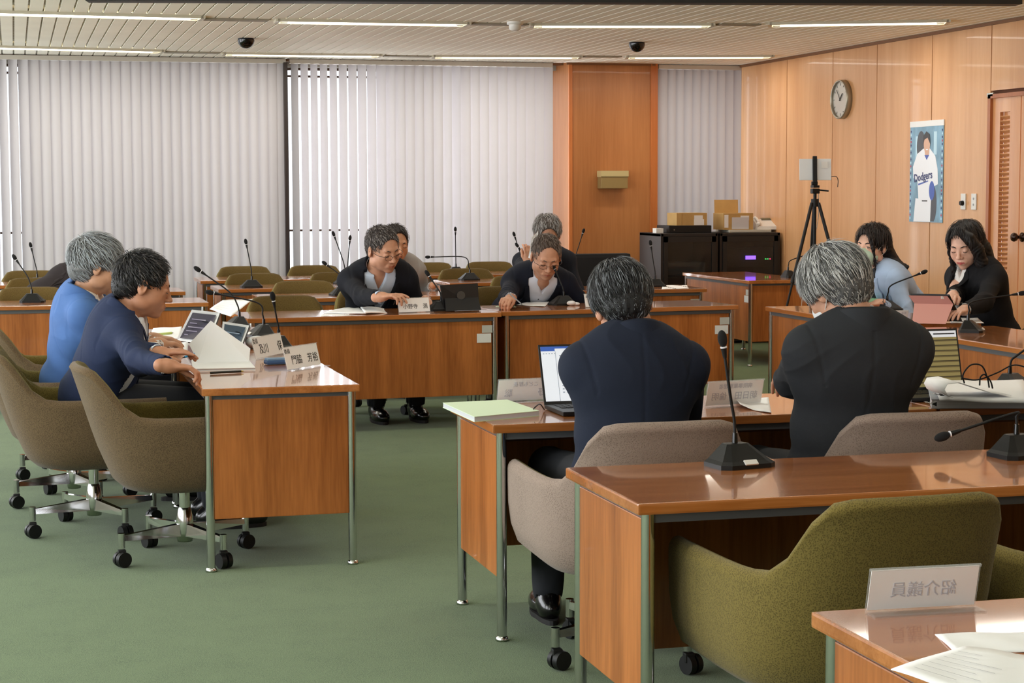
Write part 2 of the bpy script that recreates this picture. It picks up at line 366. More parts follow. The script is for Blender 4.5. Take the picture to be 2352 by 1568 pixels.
def add_hair_strands(V0, hc, R, hs, spec, seeds=None):
    """thin tapering tufts that follow the skull from the crown whorl; returns verts, faces, material index"""
    n = spec.get('n', 1500); rr = spec.get('r', .0011); Ls = spec.get('len', .05); lift = spec.get('lift', .010)
    whorl = np.array(spec.get('whorl', (0.01, -.07, .085))); down = spec.get('down', .7); fwd = spec.get('fwd', .0); gray = spec.get('gray', .3); part = spec.get('sweep', 0)
    er = np.array((.076, .094, .082)); ec = np.array((0, -.018, .036))
    L = (V0-hc)@R/hs           # hair cap vertices in head frame
    fl_ = spec.get('front', .058); okr = (((L[:, 0]/.078)**2+((L[:, 1]-.118)/.088)**2+((L[:, 2]-fl_+.105)/.112)**2) > 1.12) | bool(spec.get('long'))
    L = L[okr]; idx = RNG.integers(0, len(L), n); p = L[idx]+RNG.normal(0, .0012, (n, 3))
    steps = 5; P_ = [p]; lev = np.linalg.norm((p-ec)/er, axis=1)[:, None]
    lev = np.clip(lev, 1.0, 1.6)+RNG.uniform(0, 1, (n, 1))*lift/.085
    step = Ls/steps*RNG.uniform(.6, 1.2, (n, 1)); jit = RNG.normal(0, .22, (n, 3))
    for i in range(steps):
        g = p-whorl; g /= np.linalg.norm(g, axis=1, keepdims=True)+1e-6
        g = g+np.array([part, fwd, -down])+jit; nn = (p-ec)/er**2; nn /= np.linalg.norm(nn, axis=1, keepdims=True)
        t = g-nn*(g*nn).sum(1, keepdims=True); t /= np.linalg.norm(t, axis=1, keepdims=True)+1e-6
        p = p+t*step; low = p[:, 2:3] < .0; s_ = np.linalg.norm((p-ec)/er, axis=1)[:, None]
        q = ec+(p-ec)/s_*lev*(1+.012*i); p = np.where(low, p*1.0, q)
        fl = spec.get('front', .058); bad = ((p[:, 0]/.078)**2+((p[:, 1]-.118)/.088)**2+((p[:, 2]-fl+.105)/.112)**2) < 1.0
        bad |= (np.abs(p[:, 0]) > .055) & (p[:, 1] > -.02) & (p[:, 2] < spec.get('side', -.018)) & (not spec.get('long'))
        bad |= (p[:, 2] < spec.get('nape', -.075)) & (not spec.get('long'))
        for c_, r_ in spec.get('bald', []): bad |= (((p-np.array(c_))/np.array(r_))**2).sum(1) < 1.15
        p = np.where(bad[:, None], P_[-1]*.9+P_[-1]*.1, p); P_.append(p)
    P_ = [hc+(q*hs)@R.T for q in P_]
    vs = []; fs = []; K = len(P_); tri = 3
    arr = np.stack(P_, 1); keep = np.linalg.norm(arr[:, -1]-arr[:, 0], axis=1) > Ls*.35*hs; arr = arr[keep]; n = len(arr)                      # n,K,3
    arr = arr+np.arange(K)[None, :, None]*1e-6; tang = np.gradient(arr, axis=1); tang /= np.linalg.norm(tang, axis=2, keepdims=True)+1e-9
    nrm = arr-(hc+R@(ec*hs)); nrm = nrm-tang*(nrm*tang).sum(2, keepdims=True); nrm /= np.linalg.norm(nrm, axis=2, keepdims=True)+1e-9
    bi = np.cross(tang, nrm); w = np.array([.8, 1, 1, .85, .6, .12])[:K]*rr*hs
    ring = [arr+(nrm*cos(a)*.6+bi*sin(a)*1.5)*w[None, :, None] for a in (pi/2, -pi/2, 0)]
    V = np.stack(ring, 2).reshape(-1, 3)       # n,K,3,3
    base = np.arange(n)[:, None]*K*3; f = []
    for i in range(K-1):
        for j in range(3):
            a, b = i*3+j, i*3+(j+1) % 3; f.append(np.stack([base[:, 0]+a, base[:, 0]+b, base[:, 0]+b+3, base[:, 0]+a+3], 1))
    Fq = np.concatenate(f); per = (RNG.random(n) < gray).astype(int)+1; mi = np.tile(per, (K-1)*3)
    return V, Fq, mi

SKIN = lambda key, rgb: M('skin_'+key, rgb, .48, var=.08, vscale=(30, 30, 30), spec=.4)
def person(label, hip, face, head, look=(10, 0, 0), hands=None, skin=(205, 150, 118), jacket=(30, 34, 44), shirt=(235, 238, 245), hair=None, glasses=None,
           group=None, res=.004, lean_side=0, female=False, age=1, vdepth=.30, hs=1.04, jaw=1.0, shoulder=.158, wide=1.0, eyes='down', legs=None, jrough=.85, open_w=.075, tie=False,
           mask=None, lapel=True, badge=True, fingers=None, handup=None, shoes=True, name_cat='person', trousers=(28, 30, 36), collar_h=.0, handdir=None, jvar=.12, crease=1.0, bs=1.0):
    """hip (x, y) room; face = facing direction in degrees from +X; head = room position of head centre; hands = [(x,y,z)] right, left wrist in the room"""
    phi = rad(face); rz = phi-pi/2
    root = thing('person', label, name_cat, (hip[0], hip[1], 0), rz, group); root.scale = (bs, bs, bs)
    cz, sz = cos(-rz), sin(-rz)
    def loc(p): x, y = p[0]-hip[0], p[1]-hip[1]; return np.array([x*cz-y*sz, x*sz+y*cz, p[2]])/bs
    hc = loc(head); R = Rxyz(*look)
    pel = np.array([0, 0, .56]); nk = hc+R@np.array([0, -.035, -.118])*hs; nk = nk+np.array([0, -.012, -.014])
    sp = nk-pel; chest = pel+sp*.66+np.array([0, .0, 0]); belly = pel+sp*.30
    side = np.array([cos(rad(lean_side)), sin(rad(lean_side)), 0]); side /= np.linalg.norm(side)
    Rt = frame_z(pel, nk, side)
    fwd = Rt[:, 1]
    shc = pel+sp*.885+fwd*.005
    sh = [shc+side*shoulder*s-np.array([0, 0, .030]) for s in (1, -1)]
    wr = [loc(h) for h in hands]; el = []
    for i, s in enumerate((1, -1)):
        e, w_ = ik(sh[i], wr[i], .285, .245, (handup or ((.5, -.5, -1), (-.5, -.5, -1)))[i]); el.append(e); wr[i] = w_
    knees = legs or [np.array([.11, .42, .50]), np.array([-.11, .42, .50])]
    ank = [np.array([k[0], k[1]+.02, .10]) for k in knees]
    # --- skin body
    allp = np.array([hc, pel, *sh, *wr, *el]); lo = allp.min(0)-.16; hi = allp.max(0)+.16; lo[2] = .04; hi[1] = max(hi[1], .55); hi[2] = hc[2]+.16*hs; lo[1] = min(lo[1], -.16)
    fx = [(hc[0]-.10, hc[0]+.10, res)]; fy = [(hc[1]-.125, hc[1]+.14, res)]; fz = [(hc[2]-.135, hc[2]+.135, res)]
    hres = max(res, .0035)
    vis_hand = fingers is not False
    if vis_hand:
        for w_ in wr:
            fx.append((w_[0]-.11, w_[0]+.11, hres)); fy.append((w_[1]-.06, w_[1]+.14, hres)); fz.append((w_[2]-.07, w_[2]+.07, hres))
    Fd = Field(axis(lo[0], hi[0], .012, fx), axis(lo[1], hi[1], .012, fy), axis(lo[2], hi[2], .012, fz))
    g = -.02
    Fd.ell(chest, (.165*wide, .11, .19), Rt, .03, grow=g+.005); Fd.ell(belly, (.155*wide, .115, .17), Rt, .03, grow=g); Fd.ell(pel, (.17*wide, .13, .12), None, .03, grow=g)
    Fd.cap(sh[0], sh[1], .045, k=.03)
    Fd.cap(nk+np.array([0, 0, -.03]), hc+R@np.array([0, -.022, -.05])*hs, .056 if not female else .048, (.054 if not female else .044)*hs, .02)
    for i in (0, 1):
        Fd.cap(sh[i], el[i], .044, .036, .02); Fd.cap(el[i], wr[i], .036, .025, .015)
        Fd.cap(pel+np.array([.09*(1, -1)[i], .03, -.04]), knees[i], .07, .052, .02); Fd.cap(knees[i], ank[i], .048, .036, .02)
    head_prims(Fd, hc, R, hs, female, age, jaw=jaw)
    if vis_hand:
        for i, s in enumerate((1, -1)):
            fd = wr[i]-el[i]; fd /= np.linalg.norm(fd); hd = (handdir or (None, None))[i]
            cfg = (fingers or ({}, {}))[i]
            if hd is None: d = np.array([fd[0]*.8, fd[1], min(fd[2], 0)*.3-.05]); up = np.array([0, 0, 1.])
            else: d = np.array(hd[0], float); up = np.array(hd[1], float)
            hand_prims(Fd, wr[i], d, up, s, **{'hs': .92, **cfg})
    V, Q = Fd.mesh()
    C_ = V[Q].mean(1); Lh = (C_-hc)@R/hs
    lips = (np.abs(Lh[:, 0]) < .021) & (Lh[:, 1] > .082) & (np.abs(Lh[:, 2]+.0617) < (.0078 if female else .0062)-.24*np.abs(Lh[:, 0]))
    key = '%d_%d_%d' % skin
    lipc = (max(0, int(skin[0]*.86)), int(skin[1]*.70), int(skin[2]*.70)) if not female else (196, 96, 96)
    mesh_obj('body', V, Q, None, root, mats=[SKIN(key, skin), M('lip_'+key, lipc, .4)], midx=lips.astype(int))
    T = lambda p: Vector(hc+R@(np.asarray(p, float)*hs)); RM = Matrix(R.tolist())
    dark = M('lash', (28, 22, 20), .6)
    for s in (-1, 1):
        if eyes == 'open':
            e = MB(); e.ell(T((s*.031, .0835, .001)), (.0105*hs, .0075*hs, .0052*hs), RM, 12, 8); e.cur = 1; e.ell(T((s*.031-.001, .0880, .001)), (.0048*hs, .0040*hs, .0048*hs), RM, 10, 6)
            e.cur = 1; e.tube([T((s*.031-.012, .0865, .002)), T((s*.031-.004, .0905, .0068)), T((s*.031+.006, .0900, .0066)), T((s*.031+.012, .0850, .002))], .0013*hs, 5)
            e.build('eye', None, root, mats=[M('eye_white', (215, 210, 205), .3), dark])
        else:
            e = MB(); e.tube([T((s*.031-.0125, .0865, -.0015)), T((s*.031-.005, .0905, -.0052)), T((s*.031+.005, .0905, -.0052)), T((s*.031+.0125, .0860, -.0015))], .0014*hs, 5)
            e.build('eye', dark, root)
        if hair and hair.get('brow', True):
            e = MB(); bc = hair.get('browrgb', hair['rgb']); e.tube([T((s*.013, .0900, .0205)), T((s*.028, .0880, .0265)), T((s*.045, .0775, .0230))], [.0022*hs, .0030*hs, .0012*hs], 6)
            e.build('eyebrow', M('brow_%d_%d_%d' % tuple(bc), bc, .8), root)
    # --- shirt
    zmin = .42
    gx = axis(lo[0], hi[0], .010, []); gy = axis(lo[1], hi[1], .010, []); gz = axis(zmin, hc[2], .010, [])
    def torso(Fj, g):
        Fj.ell(chest, (.165*wide, .110, .19), Rt, .03, grow=g); Fj.ell(belly, (.155*wide, .118, .17), Rt, .03, grow=g); Fj.ell(pel+np.array([0, -.01, -.02]), (.165*wide, .135, .12), None, .03, grow=g)
        Fj.ell(pel+sp*.74+fwd*-.004, (.188*wide, .104, .150), Rt, .03, grow=g); Fj.cap(sh[0]-side*.02, sh[1]+side*.02, .048, k=.04, grow=g)
        for i in (0, 1): Fj.cap(sh[i], nk+np.array([0, -.01, 0]), .044, .050, .03, grow=g)
    if shirt is not None:
        Fs = Field(axis(lo[0], hi[0], .012, [(nk[0]-.12, nk[0]+.12, .005)]), axis(lo[1], hi[1], .012, [(nk[1]-.1, nk[1]+.12, .005)]), axis(zmin, hc[2], .012, [(nk[2]-.1, nk[2]+.07, .005)])); torso(Fs, .004)
        up = Rt[:, 2]; r0 = .060 if not female else .052; no = nk+fwd*.008
        Fs.cap(no+up*-.03, no+up*.03, r0+.006, r0-.002, .012)
        Fs.cap(no+up*-.03, no+up*.14, r0-.005, k=.003, op=-1)
        X, Y, Z = Fs.ax[0][:, None, None], Fs.ax[1][None, :, None], Fs.ax[2][None, None, :]
        pr_ = [(X-nk[0])*q[0]+(Y-nk[1])*q[1]+(Z-nk[2])*q[2] for q in (side, fwd, up)]
        wv = .024*np.clip((pr_[2]+.060)/.060, 0, 1.3); Fs.D = np.maximum(Fs.D, -np.maximum((np.abs(pr_[0])-wv)*.9, .02-pr_[1]).astype(np.float32)) if not tie else Fs.D
        Fs.D = np.maximum(Fs.D, (pr_[2]-.034-collar_h).astype(np.float32)*((np.abs(pr_[0]) < .09)))
        for i in (0, 1):
            fd = (wr[i]-el[i]); fd /= np.linalg.norm(fd)
            Fs.cap(wr[i]-fd*.075, wr[i]-fd*.004, .033, .034, .004); Fs.cap(wr[i]-fd*.01, wr[i]+fd*.04, .029, .031, .002, -1)
        Vs, Qs = Fs.mesh()
        sm = M('shirt_%d_%d_%d' % tuple(shirt), shirt, .8, bump=.15, bscale=90)
        so = mesh_obj('shirt', Vs, Qs, sm, root)
        lf = MB()
        for s_ in (1, -1):
            gr = []
            for t in np.linspace(0, 1, 12):
                a = rad(90+(180-0)*.0+t*152); dx, dy = sin(a-pi/2)*s_, -cos(a-pi/2)         # from the nape round to the front
                h0 = .060-.054*t*t; drop = .036+.048*t**3; out = .010+.016*t
                top = no+side*dx*(r0+.003)+fwd*dy*(r0+.002)+up*h0
                bot = no+side*dx*(r0+out+.004)+fwd*(dy*(r0+out)+.012*t)+up*(h0-drop)
                md = (top+bot)/2+(side*dx+fwd*dy)*.005; gr.append([top, md, bot])
            vs = [q for r_ in gr for q in r_]; n_ = len(gr)
            vs2 = [q-(side*0+(q-no)/np.linalg.norm(q-no))*.0035 for q in vs]
            fs = [(i*3+j, (i+1)*3+j, (i+1)*3+j+1, i*3+j+1) for i in range(n_-1) for j in (0, 1)]; o_ = len(vs)
            ed = [0, 1, 2]+[i*3+2 for i in range(1, n_)]+[(n_-1)*3+1, (n_-1)*3]+[i*3 for i in range(n_-2, 0, -1)]
            lf.raw(vs+vs2, fs+[tuple(o_+k for k in f[::-1]) for f in fs]+[(ed[k], ed[(k+1) % len(ed)], o_+ed[(k+1) % len(ed)], o_+ed[k]) for k in range(len(ed))], True)
        if not tie: lf.build('shirt_collar', sm, so)
        if not female:
            bt = MB()
            for kx in (.10, .17, .24):
                # buttons sit on the shirt front
                c0 = nk-up*kx; tt = 0
                cand = Vs[(np.abs((Vs-c0)@side) < .012) & (np.abs((Vs-c0)@up) < .010)]
                if len(cand):
                    q = cand[np.argmax(cand@fwd)]; bt.ell(Vector(q+fwd*.001), (.0045, .003, .0045), None, 8, 6)
            if bt.v: bt.build('shirt_button', M('button', (60, 60, 66), .4) if hair and hair.get('darkbtn') else M('pale_button', (205, 205, 205), .4), so)
    # --- jacket
    up = Rt[:, 2]
    fj = .0055 if res < .0038 else (.0065 if res < .0045 else .008)
    Fj = Field(axis(lo[0], hi[0], fj, []), axis(lo[1], hi[1], fj, []), axis(.40, nk[2]+.12, fj, [])); torso(Fj, .014)
    up = Rt[:, 2]
    for i in (0, 1):
        fd = (wr[i]-el[i]); fd /= np.linalg.norm(fd)
        Fj.cap(sh[i], el[i], .054, .046, .045); Fj.cap(nk-up*.045+side*(.05, -.05)[i], sh[i]+np.array([0, 0, .014])+side*(.012, -.012)[i], .040, .038, .03); Fj.cap(el[i], wr[i]-fd*.025, .048, .038, .02)
        Fj.cap(wr[i]-fd*.03, wr[i]+fd*.04, .032, .034, .003, -1)
    # collar roll behind the neck
    ring = []
    for a in np.linspace(-118, 118, 13):
        aa = rad(a-90); ring.append(nk+side*cos(aa)*.074+fwd*(sin(aa)*.066+.010)+up*(.012-.050*max(0, sin(aa)+.2)))
    if lapel: Fj.chain(ring, [.014]*len(ring), .012)
    Fj.cap(nk+up*-.02+fwd*.012, nk+up*.16+fwd*.012, .063, k=.004, op=-1)
    # V opening
    X, Y, Z = Fj.ax[0][:, None, None], Fj.ax[1][None, :, None], Fj.ax[2][None, None, :]
    cx_ = (X-nk[0])*side[0]+(Y-nk[1])*side[1]+(Z-nk[2])*side[2]
    cf = (X-nk[0])*fwd[0]+(Y-nk[1])*fwd[1]+(Z-nk[2])*fwd[2]
    cu_ = (X-nk[0])*up[0]+(Y-nk[1])*up[1]+(Z-nk[2])*up[2]
    if vdepth:
        wv = open_w*np.clip((cu_+vdepth)/vdepth, 0, 1.0)
        d = np.maximum((np.abs(cx_)-wv)*.9, .035-cf)
        D0 = Fj.D.copy()
        Fj.D = np.maximum(Fj.D, -d.astype(np.float32))
    Vj, Qj = Fj.mesh(); N = vnormals(Vj, Qj)
    de = np.minimum(np.linalg.norm(Vj-el[0], axis=1), np.linalg.norm(Vj-el[1], axis=1)); wx = Vj@side; wf = Vj@fwd; wu = Vj@up
    w1 = np.sin(wu*46+wx*26+2.4*np.sin(wx*17+wf*9)+1.5*np.sin(wu*13)); w2 = np.sin(wx*33-wu*19+2.2*np.sin(wu*15+wf*12))
    wv_ = crease*(.0052*(1-np.abs(w1))**1.5*np.clip(1.5-de/.13, .06, 1.1)+.0036*(1-np.abs(w2))**2*np.clip(-.2+np.sin(wu*9+wx*5+wf*7), 0, 1))-.0012
    wv_ += .003*np.sin(wu*15+wx*9)*np.sin(wf*14)
    for i, s_ in enumerate((1, -1)):
        ax_ = side*s_*.97-up*.25; dd = np.abs((Vj-(sh[i]-side*s_*.012))@ax_); near = np.linalg.norm(Vj-sh[i], axis=1) < .125
        wv_ -= np.where(near, .0024*np.exp(-(dd/.006)**2), 0)
    wv_ -= np.where((Vj-nk)@fwd < -.02, .0020*np.exp(-(((Vj-nk)@side)/.005)**2), 0)
    Vj = Vj+N*wv_[:, None]
    jm = M('jacket_%d_%d_%d' % tuple(jacket), jacket, jrough, var=jvar, vscale=(5, 5, 9), bump=.25, bscale=420, spec=.25, sheen=.0)
    jo = mesh_obj('jacket', Vj, Qj, jm, root)
    if lapel:
        cl = MB(); gr = []; no = nk+fwd*.010
        for t in np.linspace(-1, 1, 25):
            a = rad(90+t*118); dx, dy = -cos(a), -sin(a); q = abs(t)
            h0 = .076-.064*q*q; r1 = .069-.002*q
            gr.append([no+side*dx*r1+fwd*dy*r1+up*(h0-.012), no+side*dx*(r1+.003)+fwd*dy*(r1+.003)+up*h0, no+side*dx*(r1+.012)+fwd*dy*(r1+.012)+up*(h0-.006), no+side*dx*(r1+.032)+fwd*(dy*(r1+.032)+.010*q)+up*(h0-.062-.004*q)])
        n_ = len(gr); cl.raw([p for r_ in gr for p in r_], [(i*4+j, i*4+j+1, (i+1)*4+j+1, (i+1)*4+j) for i in range(n_-1) for j in range(3)], True)
        cl.build('jacket_collar', jm, jo)
    if vdepth and lapel:
        def front(x, u):
            for q in np.arange(.30, -.05, -.003):
                p = nk+side*x+up*u+fwd*q; ii = [min(len(a)-1, max(0, int(np.searchsorted(a, v)))) for a, v in zip(Fj.ax, p)]
                if D0[ii[0], ii[1], ii[2]] < .002: return p
            return nk+side*x+up*u
        lb = MB()
        for s_ in (1, -1):
            gr = []
            for t in np.linspace(0, 1, 17):
                u = -vdepth-.012+t*(vdepth+.012-.004); w0 = open_w*min(1, max(0, (u+vdepth)/vdepth))-.003
                wd = .010+.058*min(1, t/.66)**1.1
                if t > .66: wd = .046-.02*(t-.66)/.34
                gr.append([front((w0+wd*k/3)*s_, u)+fwd*(.0045+(.002 if 0 < k < 3 else 0)-.003*(k == 0)) for k in range(4)])
            A_ = np.array(gr); A_[1:-1] = (A_[:-2]+A_[1:-1]*2+A_[2:])/4
            vs = [q for r_ in A_ for q in r_]; n_ = len(A_); vs2 = [q-fwd*.006 for q in vs]; o_ = len(vs)
            fs = [(i*4+j, i*4+j+1, (i+1)*4+j+1, (i+1)*4+j) for i in range(n_-1) for j in range(3)]
            if s_ < 0: fs = [f[::-1] for f in fs]
            ed = [0, 1, 2, 3]+[i*4+3 for i in range(1, n_)]+[(n_-1)*4+k for k in (2, 1, 0)]+[i*4 for i in range(n_-2, 0, -1)]
            lb.raw(vs+vs2, fs+[tuple(o_+k for k in f[::-1]) for f in fs]+[(ed[k], ed[(k+1) % len(ed)], o_+ed[(k+1) % len(ed)], o_+ed[k]) for k in range(len(ed))], False)
        lb.build('lapel', jm, jo)
    if badge:
        c0 = nk-up*.13-side*.088; cand = Vj[(np.abs((Vj-c0)@side) < .012) & (np.abs((Vj-c0)@up) < .012)]
        if len(cand): b_ = MB(); q = cand[np.argmax(cand@fwd)]; b_.ell(Vector(q), (.007, .004, .007), None, 10, 6); b_.build('lapel_badge', M('gold', (200, 160, 70), .3, .9), root)
    # --- trousers and shoes
    Ft = Field(axis(-.30, .30, .012, []), axis(-.18, .62, .012, []), axis(.06, .68, .012, []))
    Ft.ell(pel+np.array([0, -.01, -.03]), (.175*wide, .14, .11), None, .03)
    for i in (0, 1):
        Ft.cap(pel+np.array([.09*(1, -1)[i], .03, -.045]), knees[i], .082, .064, .03); Ft.cap(knees[i], ank[i], .062, .052, .02); Ft.cap(ank[i], ank[i]-np.array([0, 0, .06]), .040, k=.002, op=-1)
    Vt, Qt = Ft.mesh(); mesh_obj('trousers', Vt, Qt, M('trousers_%d_%d_%d' % tuple(trousers), trousers, .85), root)
    if shoes:
        for i in (0, 1):
            a = ank[i]; Fo = Field(axis(a[0]-.09, a[0]+.09, .006, []), axis(a[1]-.12, a[1]+.24, .006, []), axis(-.01, .18, .006, []))
            Fo.ell((a[0], a[1]+.10, .035), (.045, .11, .042), None, .02); Fo.ell((a[0], a[1]-.02, .045), (.038, .06, .045), None, .02); Fo.cap((a[0], a[1]-.01, .07), (a[0], a[1], .115), .040, k=.02)
            Fo.D = np.maximum(Fo.D, .012-Fo.ax[2][None, None, :])
            V1, Q1 = Fo.mesh(); s_ = mesh_obj('shoe', V1, Q1, M('shoe_leather', (14, 13, 14), .22, coat=.4), root)
            so_ = MB(); pl = []
            for t in range(24): an = 2*pi*t/24; pl.append((a[0]+.045*cos(an)*(1 if sin(an) > -.2 else .86), a[1]+.055+.150*sin(an)))
            so_.prism(pl, lambda u, v, w: (u, v, w), .016).build('sole', M('rubber', (20, 18, 18), .7), s_)
    # --- hair
    if hair:
        Fh = Field(axis(hc[0]-.17, hc[0]+.17, .0055, []), axis(hc[1]-.19, hc[1]+.19, .0055, []), axis(hc[2]-(.13 if not hair.get('long') else .36), hc[2]+.15, .0055, []))
        hp = lambda p: hc+R@(np.asarray(p, float)*hs)
        th = hair.get('thick', .010)
        Fh.ell(hp((0, -.018, .036)), np.array((.076, .094, .082))*hs+th, R, .01)
        Fh.ell(hp((0, -.052, -.010)), np.array((.066, .060, .070))*hs+th*.8, R, .02)
        fl = hair.get('front', .058)
        Fh.ell(hp((0, .118, fl-.105)), np.array((.078, .088, .112))*hs, R, .006, -1)      # face
        if hair.get('bald'):
            for c_, r_ in hair['bald']: Fh.ell(hp(c_), np.array(r_)*hs, R, .008, -1)
        if not hair.get('long'):
            Fh.ell(hp((0, .02, -.115)), np.array((.12, .125, .085))*hs, R, .006, -1)          # below the nape line
            for s in (-1, 1): Fh.ell(hp((s*.085, .018, -.040)), np.array((.03, .042, .055))*hs, R, .006, -1)
            Fh.ell(hp((0, -.02, -.155)), np.array((.12, .14, .10))*hs, R, .006, -1)
        for c_ in hair.get('locks', []):
            pts, rs = c_; Fh.chain([hp(q) for q in pts], [r*hs for r in rs], .012)
        for c_, r_ in hair.get('puff', []): Fh.ell(hp(c_), np.array(r_)*hs, R, .02)
        for c_, r_ in hair.get('cut', []): Fh.ell(hp(c_), np.array(r_)*hs, R, .006, -1)
        Vh, Qh = Fh.mesh(); N = vnormals(Vh, Qh)
        Lh = (Vh-hc)@R
        Vh = Vh+N*(.0016*np.sin(Lh[:, 0]*260+9*np.sin(Lh[:, 2]*40)+5*np.sin(Lh[:, 1]*31)))[:, None]
        m0 = M('hair_%d_%d_%d' % tuple(hair['rgb']), hair['rgb'], .55, var=.35, vscale=(160, 60, 40), spec=.35)
        m1 = M('hairs_%d_%d_%d' % tuple(hair['rgb']), tuple(min(255, int(c*1.15)) for c in hair['rgb']), .42, spec=.5); m2 = M('hairg_%d_%d_%d' % tuple(hair.get('rgb2', hair['rgb'])), hair.get('rgb2', hair['rgb']), .45, spec=.5)
        if hair.get('n', 900) > 0:
            Vn, Fn, mi = add_hair_strands(Vh, hc, R, hs, hair)
            V_ = np.concatenate([Vh, Vn]); Q_ = np.concatenate([Qh, Fn+len(Vh)]); mi = np.concatenate([np.zeros(len(Qh), int), mi])
        else: V_, Q_, mi = Vh, Qh, np.zeros(len(Qh), int)
        mesh_obj('hair', V_, Q_, None, root, mats=[m0, m1, m2], midx=mi)
    if glasses:
        gb = MB(); gy_ = .106; gz_ = glasses.get('z', -.001); rr = .0011*hs*glasses.get('w', 1)
        for s in (-1, 1):
            ring = [T((s*.032+.021*cos(a), gy_-.10*abs(s*.032+.021*cos(a))**1.25*1.2, gz_+.0145*sin(a)*(1 if sin(a) > 0 else .95))) for a in np.linspace(0, 2*pi, 19)]
            gb.tube(ring, rr, 6); gb.tube([T((s*.052, gy_-.008, gz_+.006)), T((s*.076, .072, gz_+.008)), T((s*.081, -.002, gz_+.006)), T((s*.080, -.014, gz_-.008))], rr*1.2, 6)
        gb.tube([T((-.011, gy_-.001, gz_+.003)), T((0, gy_+.002, gz_+.006)), T((.011, gy_-.001, gz_+.003))], rr, 6)
        gb.build('glasses', M('glasses_frame', (50, 42, 38), .3, .5), root)
    if mask:
        Fm = Field(axis(hc[0]-.12, hc[0]+.12, .004, []), axis(hc[1]-.13, hc[1]+.15, .004, []), axis(hc[2]-.15, hc[2]+.05, .004, []))
        hp = lambda p: hc+R@(np.asarray(p, float)*hs)
        Fm.ell(hp((0, .040, -.050)), np.array((.066, .068, .060))*hs, R, .01); Fm.ell(hp((0, .085, -.030)), np.array((.022, .034, .030))*hs, R, .02)
        Fm.ell(hp((0, -.030, -.03)), np.array((.082, .068, .12))*hs, R, .002, -1)
        Vm, Qm = Fm.mesh(); mk = mesh_obj('face_mask', Vm, Qm, M('mask_%d_%d_%d' % tuple(mask), mask, .85), root)
        for s in (-1, 1): MB().tube(smooth_path([T((s*.060, .050, -.030)), T((s*.078, .022, .004)), T((s*.083, -.016, .014)), T((s*.084, -.028, -.008)), T((s*.078, -.012, -.034)), T((s*.060, .040, -.066))], 5), .0016*hs, 6).build('ear_loop', M('ear_loop', (228, 228, 222), .8), mk)
    return root, dict(loc=loc, hc=hc, R=R, wr=wr, el=el)
# ================================================================ materials used all over
XR, YB = 6.95, 17.3
wall_wood = wood('wall_panel_wood', (206, 150, 100), (228, 178, 128), (14, 14, .8), .38, .15, streak=.35)
pil_wood = wood('pillar_wood', (160, 100, 52), (188, 126, 74), (14, 14, .7), .4, .1, streak=.4)
desk_panel = wood('desk_panel_wood', (134, 72, 24), (186, 112, 54), (20, 20, 1.3), .34, .15, streak=.55)
desk_top = wood('desk_top_wood', (154, 86, 34), (196, 124, 66), (1.4, 26, 26), .22, .85, streak=.45)
chrome = M('chrome', (205, 205, 205), .12, 1.0)
dchrome = M('satin_steel', (150, 150, 148), .3, 1.0)
blackp = M('black_plastic', (14, 14, 15), .48, spec=.35, bump=.15, bscale=900)
blackg = M('black_gloss', (10, 10, 11), .12)
foam = M('black_foam', (14, 14, 15), .95)
white_p = M('white_plastic', (228, 226, 220), .4)
paper = M('paper', (246, 247, 248), .75)
acrylic = M('acrylic', (240, 244, 246), .08, trans=.9, spec=.5)
ink = M('ink', (45, 45, 48), .7); ink_faint = M('ink_seen_through_paper', (200, 202, 212), .8)
grey_strip = M('grey_strip', (84, 84, 86), .45)
# ================================================================ room shell
carpet = weave('carpet_green', (42, 60, 38), (100, 120, 84), 300, .97, .6, .45)
mb = MB(); mb.box(((XL+XR)/2, (YF+YB)/2, -.05), (XR-XL+.4, YB-YF+.4, .1)); tag(mb.build('floor', carpet), kind='structure')
# ceiling: long boards running towards the window wall with recessed joints, crossed by fine battens inside the joints
ceil_m = M('ceiling_board', (250, 246, 232), .7, var=.04, vscale=(2, 2, 2)); ceil_d = M('ceiling_joint', (150, 138, 110), .9)
mb = MB(); pitch = .098; x = XL
while x < XR:
    mb.box((x+pitch/2, (YF+YB)/2, HC+.02), (pitch-.014, YB-YF, .04)); x += pitch
mb.cur = 1; mb.box(((XL+XR)/2, (YF+YB)/2, HC+.06), (XR-XL+.4, YB-YF+.4, .04))
mb.cur = 0; x = XL; 
while x < XR:
    y = 8.0
    while y < YB:
        mb.raw([(x-.008, y, HC+.004), (x+.008, y, HC+.004), (x+.008, y+.026, HC+.004), (x-.008, y+.026, HC+.004)], [(0, 3, 2, 1)]); y += .085
    x += pitch
tag(mb.build('ceiling', None, mats=[ceil_m, ceil_d]), kind='structure')
# ceiling recesses between the lamps and the dark curtain track close to the camera
lw = lin
for i, (a, b) in enumerate([((466, 42), (618, 46)), ((1078, 54), (1215, 55)), ((1640, 56), (1752, 54)), ((376, 117), (505, 122)), ((880, 127), (990, 129)), ((1338, 129), (1428, 129))]):
    p, q = PZ(*a, HC), PZ(*b, HC)
    mb = MB(); mb.box(((p[0]+q[0])/2, (p[1]+q[1])/2, HC-.004), (abs(q[0]-p[0])*.96, .13, .012)); tag(mb.build('trim_%d' % (i+1), M('air_slot', (150, 142, 124), .6)), kind='structure')
p, q = PZ(200, -6, HC), PZ(2340, 2, HC)
mb = MB(); mb.box(((p[0]+q[0])/2, (p[1]+q[1])/2, HC-.012), (np.linalg.norm(q-p), .14, .03), rz=math.atan2(q[1]-p[1], q[0]-p[0])); tag(mb.build('trim_7', M('curtain_track', (42, 42, 40), .6)), kind='structure')
